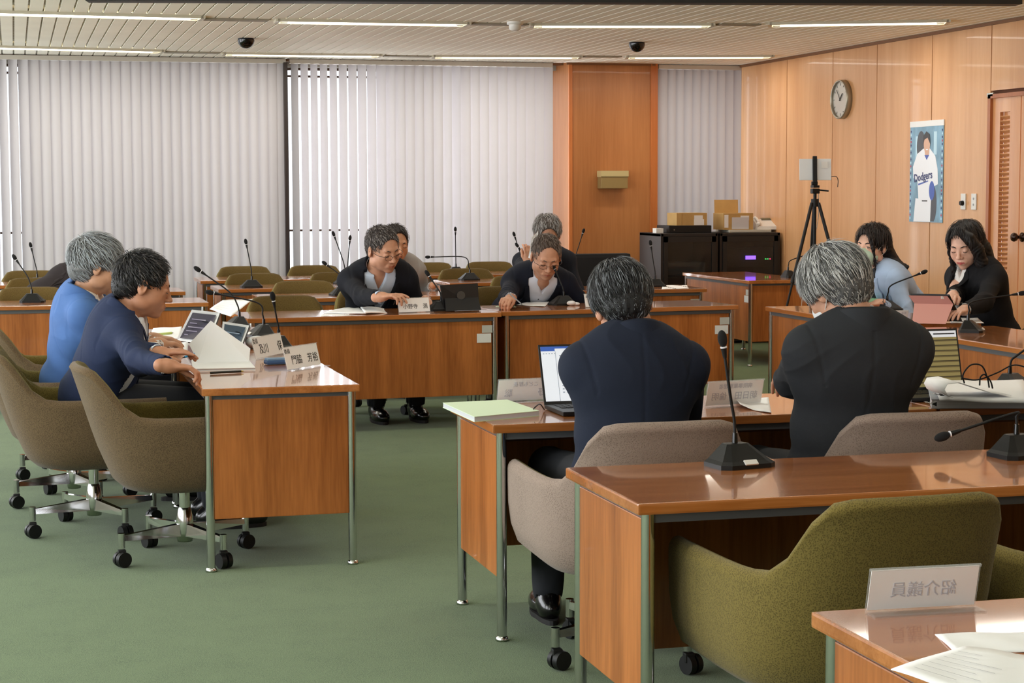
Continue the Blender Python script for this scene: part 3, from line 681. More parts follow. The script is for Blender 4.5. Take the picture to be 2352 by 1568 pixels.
mb = MB(); mb.box(((XL+XR)/2, YB-.03, HC-.012), (XR-XL, .06, .022)); mb.box((5.6, YB-.128, HC-.010), (.90, .02, .02)); mb.box((XR-.01, (YF+YB)/2, HC-.012), (.02, YB-YF, .022)); tag(mb.build('trim_8', M('cornice', (120, 78, 44), .5)), kind='structure')
# right wall in tall veneer panels with open joints, door opening between Y 12.33 and 10.6
YD0, YD1, ZD = 12.33, 10.55, 2.12
mb = MB(); mb.cur = 1
mb.box((XR+.06, (YB+YD0)/2, HC/2), (.08, YB-YD0, HC)); mb.box((XR+.06, (YD1+YF)/2, HC/2), (.08, YD1-YF, HC)); mb.box((XR+.06, (YD0+YD1)/2, (ZD+HC)/2), (.08, YD0-YD1, HC-ZD))
mb.cur = 0; js = [YB-.0, 16.06, 15.06, 14.20, 13.24, YD0]
for a, b in zip(js[:-1], js[1:]): mb.box((XR+.012, (a+b)/2, HC/2), (.024, a-b-.010, HC), bev=.002)
mb.box((XR+.012, (YD0+YD1)/2, (ZD+.03+HC)/2), (.024, YD0-YD1-.01, HC-ZD-.03), bev=.002)
y = YD1
while y > YF+.5: mb.box((XR+.012, y-.5, HC/2), (.024, .99, HC), bev=.002); y -= 1.0
tag(mb.build('wall_right', None, mats=[wall_wood, M('joint_dark', (92, 52, 28), .8)]), kind='structure')
# far wall: low parapet, head beam, windows behind the blinds
mb = MB(); par = M('parapet_grey', (168, 168, 158), .8); mb.box(((XL+XR)/2, YB+.12, .25), (XR-XL+.4, .2, .5)); mb.box(((XL+XR)/2, YB+.12, HC-.02), (XR-XL+.4, .2, .10))
tag(mb.build('wall_back', par), kind='structure')
frame_br = M('bronze_frame', (70, 48, 34), .5, .3); pane = M('window_pane', (245, 250, 250), .02, alpha=.12)
for i, (a, b) in enumerate([(XL, 2.42), (2.47, 5.0), (6.12, XR)]):
    mb = MB()
    for z, h_ in ((.53, .05), (1.06, .018), (2.50, .02), (2.58, .05)): mb.box(((a+b)/2, YB+.14, z), (b-a, .06, h_))
    k = max(1, round((b-a)/1.28)); 
    for j in range(k+1): mb.box((a+(b-a)*j/k, YB+.14, 1.55), (.05, .06, 2.1))
    w = tag(mb.build('window_%d' % (i+1), frame_br), kind='structure')
    MB().box(((a+b)/2, YB+.15, 1.55), (b-a, .008, 2.0)).build('pane', pane, w)
mb = MB(); mb.box((2.445, YB-.09, HC/2-.02), (.034, .15, HC-.04)); tag(mb.build('trim_9', M('dark_mullion', (44, 34, 32), .5)), kind='structure')
# pillar, with a splayed left cheek and narrow reveals
mb = MB()
mb.prism([(5.175, YB-.12), (6.04, YB-.12), (6.04, YB+.3), (5.02, YB+.3), (5.02, YB+.14)], lambda u, v, w: (u, v, w), HC)
pw = tag(mb.build('wall_pillar', pil_wood), kind='structure')
mb = MB(); mb.box((5.19, YB-.125, HC/2), (.035, .022, HC)); mb.box((6.045, YB-.125, HC/2), (.06, .022, HC)); mb.box((6.01, YB-.128, HC/2), (.01, .022, HC)); mb.build('pillar_trim', wood('pillar_trim_wood', (176, 98, 44), (196, 118, 62), (14, 14, .7), .4), pw)
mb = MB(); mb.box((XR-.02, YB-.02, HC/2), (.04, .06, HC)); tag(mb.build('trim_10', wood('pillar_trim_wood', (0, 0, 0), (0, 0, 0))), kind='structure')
# left wall with tall windows (out of the frame, the daylight comes through them)
mb = MB(); wl = M('plain_wall', (206, 198, 182), .85)
mb.box((XL-.06, (YF+YB)/2, .2), (.12, YB-YF, .4)); mb.box((XL-.06, (YF+YB)/2, HC-.08), (.12, YB-YF, .2))
for y in (-1.8, 2.05, 5.75, 9.45, 13.15, 16.85): mb.box((XL-.06, y, HC/2), (.12, .7 if y > 0 else .8, HC))
tag(mb.build('wall_left', wl), kind='structure')
mb = MB(); mb.box(((XL+XR)/2, YF-.06, HC/2), (XR-XL+.4, .12, HC)); tag(mb.build('wall_front', wl), kind='structure')

# ================================================================ blinds
slat_m = bpy.data.materials.new('blind_slat'); slat_m.use_nodes = True; nt = slat_m.node_tree; nt.nodes.remove(nt.nodes['Principled BSDF'])
o_ = nt.nodes['Material Output']; d_ = nt.nodes.new('ShaderNodeBsdfDiffuse'); t_ = nt.nodes.new('ShaderNodeBsdfTranslucent'); x_ = nt.nodes.new('ShaderNodeMixShader')
d_.inputs[0].default_value = lin((188, 183, 185)); t_.inputs[0].default_value = lin((190, 186, 184)); x_.inputs[0].default_value = .13
nt.links.new(d_.outputs[0], x_.inputs[1]); nt.links.new(t_.outputs[0], x_.inputs[2]); nt.links.new(x_.outputs[0], o_.inputs[0])
def blind(label, x0, pitch, angs, w=.100, y=YB-.10, z0=.42, z1=2.60, group=None):
    t = thing('vertical_blind', label, 'blind', (x0, y, 0), 0, group)
    mb = MB(); L = pitch*len(angs)
    for i, a in enumerate(angs):
        c = pitch*(i+.5); vs = []
        zs = (z0, z0+.7, z0+1.4, z1); r = random.Random(i*7+int(x0*10)); sway = r.uniform(-2, 2)
        for k, z in enumerate(zs):
            aa = rad(a+sway*k/3)
            for j in range(5):
                q = (j-2)/4*w; bow = .008*(1-((j-2)/2)**2); vs.append((c+q*cos(aa)+bow*sin(aa), -(q*sin(aa))-bow*cos(aa), z))
        mb.raw(vs, [(k*5+j, k*5+j+1, (k+1)*5+j+1, (k+1)*5+j) for k in range(3) for j in range(4)], True)
    mb.build('slats', slat_m, t)
    h = MB(); h.box((L/2, 0, z1+.022), (L, .045, .04)); h.build('headrail', M('headrail', (196, 190, 180), .4, .3), t)
    return t
blind('wide grey vertical blind on the left, fully closed slats', -3.3, .0885, [17]*22+[52, 50, 48, 44, 38]*0+[34]*12+[44, 46, 42, 38, 30]+[15]*24+[3, 1])
blind('bright vertical blind in the middle, its left slats turned half open', 2.49, .0902, [56, 57, 58, 57, 55, 52, 49, 46, 43, 38, 32]+[16]*5+[34, 46]+[18]*9+[26])
blind('narrow vertical blind between the wood pillar and the right corner', 6.09, .0860, [24]*9+[40])

# ================================================================ things on the shell
def lamp(label, a, b, group):
    p, q = PZ(*a, HC), PZ(*b, HC); c = (p+q)/2; L = np.linalg.norm(q-p); an = math.atan2(q[1]-p[1], q[0]-p[0])
    t = thing('fluorescent_lamp', label, 'ceiling light', (c[0], c[1], HC), an, group)
    mb = MB(); w = .20
    for s in (-1, 1): mb.box((0, s*w/2, -.008), (L, .014, .022))
    for s in (-1, 1): mb.box((s*L/2, 0, -.008), (.03, w+.014, .022))
    mb.build('frame', M('lamp_frame', (205, 198, 178), .4), t)
    MB().box((0, 0, -.004), (L-.05, w-.02, .010)).build('diffuser', M('lamp_glow', (255, 250, 232), .5, emit=5), t)
    for s in (-1, 1): MB().box((s*(L/2-.05), 0, -.013), (.05, .06, .016), bev=.004).build('lamp_holder', M('lamp_frame', (205, 198, 178)), t)
g = 'fluorescent ceiling lights'
for lb, a, b in [('fluorescent ceiling light at the far left of the nearer row', (-200, 22), (462, 39)), ('fluorescent ceiling light in the nearer row, above the left dome camera', (636, 46), (1072, 53)), ('fluorescent ceiling light in the nearer row, right of the smoke detector', (1222, 56), (1634, 56)), ('rightmost fluorescent ceiling light, close to the wood wall', (1768, 54), (2176, 48)),
                 ('fluorescent ceiling light at the far left of the row by the windows', (-250, 100), (370, 116)), ('fluorescent ceiling light of the row by the windows, above the dark mullion', (514, 122), (872, 126)), ('fluorescent ceiling light of the row by the windows, above the bright blind', (996, 128), (1332, 129)), ('fluorescent ceiling light of the row by the windows, beside the right dome camera', (1440, 129), (1772, 128))]: lamp(lb, a, b, g)
# lamps behind and above the camera belong to the same grid
mb = MB()
for yy in (3.3, 6.6, 9.9):
    for xx in (-1.6, .6, 2.5, 4.4, 6.0):
        mb.cur = 0; mb.box((xx, yy, HC-.006), (1.34, .20, .018)); mb.cur = 1; mb.box((xx, yy, HC-.010), (1.28, .15, .016))
        l = area('ceiling_lamp_light', (xx, yy, HC-.03), (0, 0, 0), 1.25, .14, 7, (1, .95, .86))
tag(mb.build('trim_11', None, mats=[M('lamp_frame', (205, 198, 178)), M('lamp_glow', (255, 250, 232))]), kind='structure')
for yy in (13.25, 16.3):
    for xx in (-.6, .9, 2.6, 4.4, 6.0): area('ceiling_lamp_light', (xx, yy, HC-.03), (0, 0, 0), 1.25, .14, 9, (1, .95, .86))
for lb, px in (('black dome camera on the ceiling, left one', (565, 88)), ('black dome camera on the ceiling, right one near the pillar', (1463, 97))):
    p = PZ(*px, HC); t = thing('dome_camera', lb, 'camera', (p[0], p[1], HC), 0, 'ceiling dome cameras')
    MB().lathe([(.0, -.012), (.062, -.012), (.066, 0)], n=24).build('base_ring', M('dome_base', (40, 40, 42), .5), t)
    MB().lathe([(.068*cos(a), -.012-.070*sin(a)) for a in np.linspace(0, pi/2, 8)], n=24).build('dome', blackg, t)
p = PZ(1183, 50, HC); t = thing('smoke_detector', 'small white smoke detector on the ceiling between two lights', 'smoke detector', (p[0], p[1], HC))
MB().lathe([(.06, 0), (.06, -.018), (.045, -.022)], n=24).build('base_plate', white_p, t); MB().lathe([(.045, -.022), (.042, -.055), (.02, -.065), (0, -.065)], n=24).build('sensor_head', white_p, t)
# clock
t = thing('wall_clock', 'round silver wall clock high on the wood wall', 'clock', (XR, 14.83, 2.205)); Rx = (-1, 0, 0)
MB().lathe([(.150, .0), (.168, .0), (.168, .050), (.160, .056), (.152, .050), (.152, .035)], axis=Rx, n=48).build('case', M('clock_case', (168, 162, 146), .35, .6), t)
MB().lathe([(0, .034), (.153, .034)], axis=Rx, n=48).build('dial', M('clock_dial', (196, 194, 184), .35, .5), t)
mb = MB()
for k in range(12):
    a = rad(30*k); mb.box((-.036, -.130*sin(a), .130*cos(a)), (.003, .005, .022), R=Matrix.Rotation(-a*-1, 3, 'X'))
mb.build('hour_marks', M('mark_grey', (130, 128, 120), .5), t)
for nm, an, L, w in (('hour_hand', 45, .070, .008), ('minute_hand', -38, .105, .005)):
    a = rad(an); d = Vector((0, -sin(a), cos(a))); MB().tube([Vector((-.040, 0, 0))-d*.015, Vector((-.040, 0, 0))+d*L], w/2, 6).build(nm, M('hand_dark', (52, 52, 52), .5), t)
# poster: a man in a white ball shirt, generic figure
t = thing('poster', 'tall poster of a smiling ball player in a white shirt, on the wood wall', 'poster', (XR, 13.30, 1.55)); pw_, ph_ = .55, .755
def pbox(mb, u0, v0, u1, v1, off): mb.raw([(-off, -u0, v0), (-off, -u1, v0), (-off, -u1, v1), (-off, -u0, v1)], [(0, 1, 2, 3)])
def ppoly(mb, pts, off): mb.raw([(-off, -u, v) for u, v in pts], [tuple(range(len(pts)))])
def pell(mb, cu, cv, ru, rv, off, n=24): ppoly(mb, [(cu+ru*cos(2*pi*k/n), cv+rv*sin(2*pi*k/n)) for k in range(n)], off)
mb = MB(); mb.box((-.004, 0, 0), (.006, pw_, ph_)); mb.build('sheet', M('poster_blue', (118, 160, 184), .35, var=.3, vscale=(3, 9, 5)), t)
mb = MB(); mb.box((-.005, 0, ph_/2+.018), (.008, pw_+.01, .045)); mb.build('top_rail', M('rail_white', (232, 232, 230), .4), t)
cols = [(240, 243, 248), (216, 172, 146), (40, 36, 36), (62, 92, 178), (46, 56, 110), (176, 60, 84), (66, 70, 76), (186, 220, 236)]
mb = MB(); mb.cur = 6; pell(mb, -.09, .22, .07, .12, .0078); pell(mb, .13, -.23, .05, .135, .0078); pbox(mb, .03, -.37, .14, -.05, .0077); mb.cur = 7; pbox(mb, -.18, .10, -.12, .30, .0076); pbox(mb, .12, .15, .17, .33, .0076)
mb.cur = 0; ppoly(mb, [(-.21, -.03), (-.22, .06), (-.15, .16), (-.05, .20), (.06, .20), (.15, .14), (.19, .04), (.20, -.08), (.12, -.10), (.11, -.20), (-.12, -.20), (-.14, -.05)], .0085)
ppoly(mb, [(-.17, -.19), (.09, -.20), (.08, -.375), (-.20, -.375)], .0083)
mb.cur = 3; pell(mb, .10, -.13, .045, .075, .0088); ppoly(mb, [(-.03, .15), (.05, .15), (.01, .11)], .0090); mb.cur = 1; ppoly(mb, [(-.03, .20), (.05, .20), (.05, .16), (.02, .125), (-.02, .15)], .0089); pell(mb, .01, .235, .052, .075, .0092)
mb.cur = 2; ppoly(mb, [(-.055, .22), (-.05, .30), (.0, .335), (.055, .31), (.068, .23), (.05, .25), (.02, .285), (-.03, .27)], .0095)
mb.cur = 0; pbox(mb, -.005, .188, .030, .196, .0096)
mb.cur = 2; pbox(mb, -.06, -.215, .03, -.205, .0092)
mb.cur = 3; ppoly(mb, [(-.13, -.075), (.04, -.050), (.04, -.058), (-.12, -.088)], .0092)
for k in range(26):
    v = .34-k*.0275
    for s in (-1, 1): mb.cur = 5 if k % 7 == 3 else (4 if (k+s) % 2 else 7); pbox(mb, s*.258-.009, v-.009, s*.258+.009, v+.007, .0082)
mb.build('printed_picture', None, t, mats=[M('print_%d' % i, c, .4) for i, c in enumerate(cols)])
RW = Matrix(((0, 0, -1), (-1, 0, 0), (0, 1, 0))).to_4x4()
text_obj('shirt_writing', 'Dodgers', .088, M('print_4', (0, 0, 0)), t, Matrix.Translation((-.0100, .045, -.02))@RW@Matrix.Rotation(rad(6), 4, 'Z'), bold=.002)
# light switches
for lb, y, knob in (('white wall plate with a round black dimmer knob', 12.70, 1), ('white switch plate with two small grey buttons beside the door', 12.54, 0)):
    t = thing('switch_plate', lb, 'switch', (XR, y, 1.338), 0, 'wall plates by the door')
    MB().box((-.005, 0, 0), (.010, .072, .12), bev=.003).build('plate', white_p, t)
    if knob: MB().cyl((-.010, 0, -.012), (-.034, 0, -.012), .020, .017).build('dial_knob', blackp, t)
    else:
        for z in (-.022, .022): MB().cyl((-.009, 0, z), (-.014, 0, z), .008).build('push_button', dchrome, t)
# door with louvre
t = thing('door_1', None, None, (XR, 0, 0)); tag(t, kind='structure')
dw = wood('door_wood', (206, 140, 88), (226, 166, 114), (16, 16, .9), .36, .15, streak=.4)
mb = MB(); mb.box((.0, YD0-.02, ZD/2), (.05, .04, ZD)); mb.box((0, (YD0+YD1)/2, ZD-.012), (.05, YD0-YD1, .03)); mb.box((0, YD1+.02, ZD/2), (.05, .04, ZD)); mb.build('door_frame', wood('door_frame_wood', (160, 92, 54), (184, 114, 70), (16, 16, .9), .4), t)
mb = MB(); yl0, yl1 = 12.29, 11.90
mb.box((.012, (yl0+12.185)/2, (ZD-.026)/2), (.03, yl0-12.185, ZD-.026)); mb.box((.012, (12.045+yl1)/2, (ZD-.026)/2), (.03, 12.045-yl1, ZD-.026)); mb.box((.012, 12.115, (1.99+ZD-.026)/2), (.03, .14, ZD-.026-1.99)); mb.box((.012, 12.115, .20), (.03, .14, .40))
dl = mb.build('door_leaf', dw, t)
mb = MB(); z = .42
while z < 1.98: mb.box((.012, 12.115, z), (.030, .14, .006), R=Matrix.Rotation(rad(38), 3, 'Y')); z += .034
mb.box((.030, 12.115, 1.2), (.004, .14, 1.6)); mb.build('louvre', dw, t)
MB().box((.012, (11.89+YD1+.04)/2, (ZD-.026)/2), (.03, 11.885-YD1-.04, ZD-.026)).build('door_leaf', dw, t)
k = MB().lathe([(.0, 0), (.034, 0), (.034, .008), (.014, .012), (.012, .045), (.028, .052), (.033, .070), (.026, .084), (0, .088)], (-.003, 11.84, 1.09), (-1, 0, 0), 24).build('door_knob', M('knob_bronze', (52, 30, 20), .15, .5), t)
MB().box((-.01, YD0-.03, ZD+.0), (.03, .09, .03), bev=.004).build('door_closer', M('steel_light', (190, 190, 180), .3, .8), t)
# paper towel dispenser on the pillar
t = thing('paper_towel_box', 'small beige metal box mounted on the wood pillar', 'dispenser', (5.60, YB-.12, 1.53), rad(0)); bm_ = M('beige_metal', (196, 182, 132), .35, .2)
mb = MB(); mb.box((0, -.06, -.02), (.27, .12, .13), bev=.006); mb.build('box_body', M('beige_metal_dark', (150, 130, 84), .4, .3), t)
mb = MB(); mb.prism([(-.0, .05), (-.13, .05), (-.13, .0), (-.125, -.01), (0, -.01)], lambda u, v, w: (w-.14, u, v+.035), .28); mb.build('lid', bm_, t)

# ================================================================ desks
def make_desk(L=1.545, W_=.60):
    t = thing('desk', 'x', 'desk'); H_ = .70
    mb = MB(); mb.box((0, 0, H_-.0140), (L, W_, .028), bev=.005); mb.build('desk_top', desk_top, t)
    mb = MB()
    for s in (-1, 1): mb.box((s*(L/2-.040), 0, H_-.040), (.022, W_-.07, .022))
    mb.box((0, W_/2-.028, H_-.040), (L-.08, .022, .022)); mb.box((0, -W_/2+.032, H_-.040), (L-.08, .022, .022)); mb.build('under_frame', grey_strip, t)
    MB().box((0, W_/2-.034, .428), (L-.110, .020, .455), bev=.003).build('front_panel', desk_panel, t)
    for s in (-1, 1): MB().box((s*(L/2-.036), 0, .428), (.020, W_-.086, .455), bev=.003).build('end_panel', desk_panel, t)
    for sx in (-1, 1):
        for sy in (-1, 1):
            MB().cyl((sx*(L/2-.034), sy*(W_/2-.028), .012), (sx*(L/2-.034), sy*(W_/2-.028), H_-.028), .0165, n=20).build('leg', chrome, t)
            l = KIDS(t)[-1]; MB().lathe([(.0, 0), (.021, 0), (.022, .006), (.018, .014), (.0165, .016)], (sx*(L/2-.034), sy*(W_/2-.028), 0), n=20).build('leg_foot', chrome, l)
    MB().box((0, .155, .602), (L-.12, .20, .012)).build('shelf', wood('shelf_wood', (96, 46, 18), (120, 62, 28), (1.4, 20, 20), .5), t)
    return t
desk0 = make_desk(); used = [0]
def desk(label, x, y, rz=0, stickers=0, group='wooden council desks', sx=1.0):
    """x, y: centre of the desk"""
    t = desk0 if not used[0] else copy_tree(desk0); used[0] = 1
    t.location = (x, y, 0); t.rotation_euler = (0, 0, rad(rz)); t['label'] = label; t['group'] = group; t.scale = (sx, 1, 1)
    if stickers:
        for k, (dx, z, w, h) in enumerate(((.085, .600, .065, .046), (.105, .545, .090, .055))):
            if k < stickers: MB().box((-(1.545/2-dx)*stick_side, .278, z), (w, .002, h)).build('asset_sticker', M('sticker_%d' % k, (190, 190, 182) if k == 0 else (226, 228, 226), .5), t)
    return t
stick_side = 1
desk('left wing desk with the papers and name plates, standing nearest the camera', .962, 7.73, -90)
desk('left wing desk right behind the nearest one, where the man in the blue jacket sits', .962, 9.30, -90)
desk('middle desk facing the camera where the man in the dark jacket with open booklet sits', 2.045, 11.07, 183, 2)
desk('middle desk facing the camera with the laptop-holding man writing, right of the joint', 3.625, 11.25, 185.5, 2, sx=1.04)
desk('near right-hand desk of the man typing on the laptop', 2.217, 5.925, 0)
desk('right-hand desk of the grey-haired man with the striped laptop screen', 3.775, 5.925, 0)
desk('foreground desk with one empty green chair and a microphone in the middle', 2.18, 4.405, 0)
desk('foreground desk at the right edge, beside the one with the upright microphone', 3.74, 4.405, 0)
desk('nearest desk in the bottom right corner with loose sheets and a blank name stand', 2.11, 2.665, 0)
stick_side = 1
desk('side desk in front of the two women', 4.86, 10.03, 90, sx=1.06)
desk('side desk right of the striped laptop, with a microphone on its corner', 4.79, 8.18, 90, 0)
desk('side desk in front of the black rack, far right', 6.02, 14.72, 90, 2)
desk('left desk of the second far row, behind the man in the dark jacket', 2.395, 12.93, 180)
desk('right desk of the second far row, ending near the pillar side', 4.17, 13.24, 180, 1, sx=1.04)
desk('left desk of the third far row', 2.24, 14.28, 180)
desk('right desk of the third far row', 4.10, 14.62, 180)
desk('left desk of the row next to the bright blind', 2.24, 15.68, 180)
desk('right desk of the row next to the bright blind', 4.20, 15.95, 180)
desk('nearest of the three desks on the far left, with a microphone', .46, 12.66, 180)
desk('middle of the three desks on the far left', .43, 14.05, 180)
desk('farthest of the three desks on the far left, by the closed blind', .42, 15.40, 180)

# ================================================================ shell armchairs
fab_in = weave('chair_green', (66, 57, 24), (116, 102, 52), 260, .95, .6, .3)
fab_out = weave('chair_brown', (62, 50, 36), (104, 86, 62), 260, .95, .5, .3)
fab_grey = weave('chair_taupe', (96, 80, 70), (150, 132, 120), 230, .95, .5, .5)
fab_olive = weave('chair_dark_olive', (66, 50, 22), (98, 80, 40), 260, .95, .4, .3)
fab_beige = weave('chair_beige', (150, 116, 80), (176, 140, 100), 260, .95, .4, .3)
def shell_ring(n=41):
    out = []
    for i in range(n):
        s = -1+2*i/(n-1)                    # left front -> back -> right front
        a = abs(s)
        if a > .50: y = -.02+(a-.50)/.50*.30; x = .315-.010*((a-.5)/.5)**2   # arm runs forward
        else: an = a/.50*pi/2; x = .315*sin(an)**.78; y = -.30+.28*(1-cos(an)**.72)
        out.append((math.copysign(x, s) if s else 0, y, a))
    return out
def make_chair(out_m, in_m):
    t = thing('armchair', 'x', 'chair'); R_ = shell_ring(); n = len(R_)
    def top(a):
        h = 1/(1+math.exp((a-.275)/.024)); return .588+.192*h*(1-.06*min(1, a/.25)**4)
    def lean(a, z):
        b = 1/(1+math.exp((a-.36)/.045)); return -.13*b*max(0, z-.36)/.42
    rows_o, rows_i = [], []
    for (x, y, a) in R_:
        T_ = top(a); th = .050; L_ = math.hypot(x, y+.02) or 1; c = (0, -.0)
        nx, ny = x/L_, (y+.0)/L_
        if a > .50: nx, ny = math.copysign(1, x), 0
        o = []
        for f, sc in ((.292, .70), (.300, .80), (.330, .915), (.385, .972), (.45, .995), (.52, 1.0)): o.append((x*sc, y*sc+lean(a, f), f))
        for f in np.linspace(.55, T_-.030, 6): o.append((x, y+lean(a, f), f))
        arc = []
        for k in range(1, 8):
            an = pi*k/8; arc.append((x-nx*(th/2)*(1-cos(an)), y-ny*(th/2)*(1-cos(an))+lean(a, T_), T_-.030+.030*sin(an)))
        inn = []
        for f in np.linspace(T_-.030, .40, 7): inn.append((x-nx*th, y-ny*th+lean(a, f)*1.0+.0, f))
        rows_o.append(o+arc[:4]); rows_i.append(arc[3:]+inn)
    def strip(rows, name, m, par, close_front):
        k = len(rows[0]); vs = [p for r in rows for p in r]
        fs = [(i*k+j, i*k+j+1, (i+1)*k+j+1, (i+1)*k+j) for i in range(n-1) for j in range(k-1)]
        return vs, fs, k
    vs, fs, k = strip(rows_o, '', None, None, 0); mb = MB(); mb.raw(vs, [f[::-1] for f in fs], True)
    bot = [r[0] for r in rows_o]; mb.raw(bot, [tuple(range(n))]); 
    # front ends of the arms and the front apron
    for i, sgn in ((0, 1), (n-1, -1)):
        e = rows_o[i]+rows_i[i][1:]; mb.raw(e, [tuple(range(len(e)))[::sgn]])
    fr = [(s*.300, .275, z) for s in (-1, 1) for z in (.33, .42)]; 
    mb.box((0, .235, .385), (.56, .10, .13), bev=.03)
    mb.build('shell', out_m, t)
    vs, fs, k = strip(rows_i, '', None, None, 0); MB().raw(vs, [f[::-1] for f in fs], True).build('backrest_lining', in_m, t)
    MB().box((0, .045, .430), (.50, .44, .10), bev=.045).build('seat_cushion', in_m, t)
    MB().cyl((0, 0, .14), (0, 0, .31), .021, n=20).build('column', chrome, t)
    b = MB().lathe([(.0, .065), (.030, .065), (.034, .10), (.034, .15), (.026, .19), (.022, .20)], n=20).build('hub', chrome, t)
    MB().box((0, 0, .285), (.22, .22, .02), bev=.005).build('seat_plate', blackp, t)
    for q in range(4):
        a = rad(90*q+22); d = Vector((cos(a), sin(a), 0)); Rz = Matrix.Rotation(a, 3, 'Z')
        mb = MB(); vs = []
        for (r, w, z0, z1) in ((.02, .017, .088, .138), (.27, .011, .100, .122)):
            for yy, zz in ((-w, z0), (w, z0), (w*.8, z1), (-w*.8, z1)): vs.append(Rz@Vector((r, yy, zz)))
        mb.raw(vs, [(0, 1, 5, 4), (1, 2, 6, 5), (2, 3, 7, 6), (3, 0, 4, 7), (4, 5, 6, 7)]); mb.cyl(d*.28+Vector((0, 0, .072)), d*.28+Vector((0, 0, .130)), .0135, n=14)
        lg = mb.build('base_leg', chrome, t); c = d*.28; sx = Rz@Vector((0, 1, 0))
        mb = MB()
        for s in (-1, 1): mb.cyl(c+sx*s*.004+Vector((.012, 0, .031)), c+sx*s*.023+Vector((.012, 0, .031)), .031, .029, n=22)
        mb.box(c+Vector((.004, 0, .052)), (.03, .03, .03), bev=.005)
        mb.build('caster', blackp, lg)
    return t
protos = {}
def chair(label, x, y, face, kind='brown', group='shell armchairs', rzb=0):
    """face: direction the sitter looks, degrees from +X"""
    k = protos.get(kind)
    if k is None:
        m = {'brown': (fab_out, fab_in), 'grey': (fab_grey, fab_in), 'green': (fab_in, fab_in), 'olive': (fab_in, fab_olive), 'beige': (fab_beige, fab_beige)}[kind]
        t = make_chair(*m); protos[kind] = t
    else: t = copy_tree(k)
    t.location = (x, y, 0); t.rotation_euler = (0, 0, rad(face-90)); t['label'] = label; t['group'] = group
    return t
chair('empty armchair at the left wing, nearest the camera, brown outside and olive inside', .62, 7.30, 4)
chair('armchair under the man in the navy jacket', .30, 8.00, 2)
chair('armchair under the man in the light blue jacket', .24, 8.76, 0)
chair('empty armchair behind the man in the light blue jacket', .26, 9.62, 5)
chair('taupe-backed armchair under the man at the open laptop', 1.80, 5.36, 90, 'grey')
chair('taupe-backed armchair under the grey-haired man in charcoal', 2.60, 5.36, 88, 'grey')
chair('large empty green armchair in the foreground', 1.86, 4.00, 93, 'green')
chair('green armchair cut off by the right edge of the photo, foreground', 2.55, 4.00, 92, 'green')
chair('armchair under the man in the dark jacket at the middle desk', 2.30, 11.86, -88, 'olive')
chair('empty olive armchair left of the man in the dark jacket', 1.63, 11.22, -89, 'olive')
chair('armchair under the man writing at the middle desk', 3.24, 11.88, -85, 'olive')
chair('empty armchair right of the man writing at the middle desk', 3.92, 11.46, -86, 'olive')
chair('green armchair beside the woman in the black jacket', 5.62, 8.85, 180, 'olive')
chair('armchair under the woman in the black jacket', 5.60, 9.62, 180, 'olive')
chair('armchair under the woman in the pale blue jacket', 5.55, 10.50, 180, 'olive')
chair('beige armchair behind the far right desk by the tripod', 6.40, 14.35, 185, 'beige')
for lb, px, y in (('empty olive armchair, leftmost of the second far row', 697, 13.08), ('empty olive armchair in the third far row, behind the left microphone', 582, 14.42), ('empty olive armchair in the third far row, right of the two crossed microphones', 780, 14.42),
                  ('empty olive armchair in the last row left of the dark mullion', 557, 15.82), ('empty olive armchair in the last row right of the dark mullion', 724, 15.82), ('empty olive armchair in the last row behind the man in the dark jacket', 985, 16.10),
                  ('empty olive armchair in the third far row between the two seated men', 1067, 14.76), ('empty olive armchair in the last row, right of the vertical microphone', 1128, 16.10),
                  ('empty olive armchair on the far left, last row by the closed blind', 66, 15.54), ('empty olive armchair on the far left, middle row', 84, 14.19), ('empty olive armchair on the far left, nearest row', 64, 12.80),
                  ('empty olive armchair seen between the two men on the left', 268, 12.80), ('armchair of the second far row peeking out beside the left sleeve of the writing man', 1196, 13.38)):
    p = PY(px, 640, y+.30); chair(lb, p[0], y, -90+random.uniform(-4, 4), 'olive')
# black mesh office chair
p = PZ(1335, 578, .93); t = thing('office_chair', 'black high-backed office chair behind the writing man', 'chair', (p[0]+.05, 13.86, 0), rad(4))
blk_f = M('black_fabric', (18, 18, 20), .9, bump=.3, bscale=500)
MB().box((0, .22, .70), (.50, .07, .46), bev=.034).build('backrest', blk_f, t); MB().box((0, -.03, .45), (.50, .50, .09), bev=.04).build('seat', blk_f, t)
MB().cyl((0, 0, .10), (0, 0, .42), .025).build('column', blackp, t); MB().box((0, .25, .5), (.07, .03, .22), bev=.01).build('back_bracket', blackp, t)
for q in range(5):
    a = rad(72*q); d = Vector((cos(a), sin(a), 0)); lg = MB().tube([Vector((0, 0, .12)), d*.29+Vector((0, 0, .075))], [.022, .015]).build('base_leg', blackp, t); MB().cyl(d*.29+Vector((-.02, 0, .03)), d*.29+Vector((.02, 0, .03)), .03).build('caster', blackp, lg)

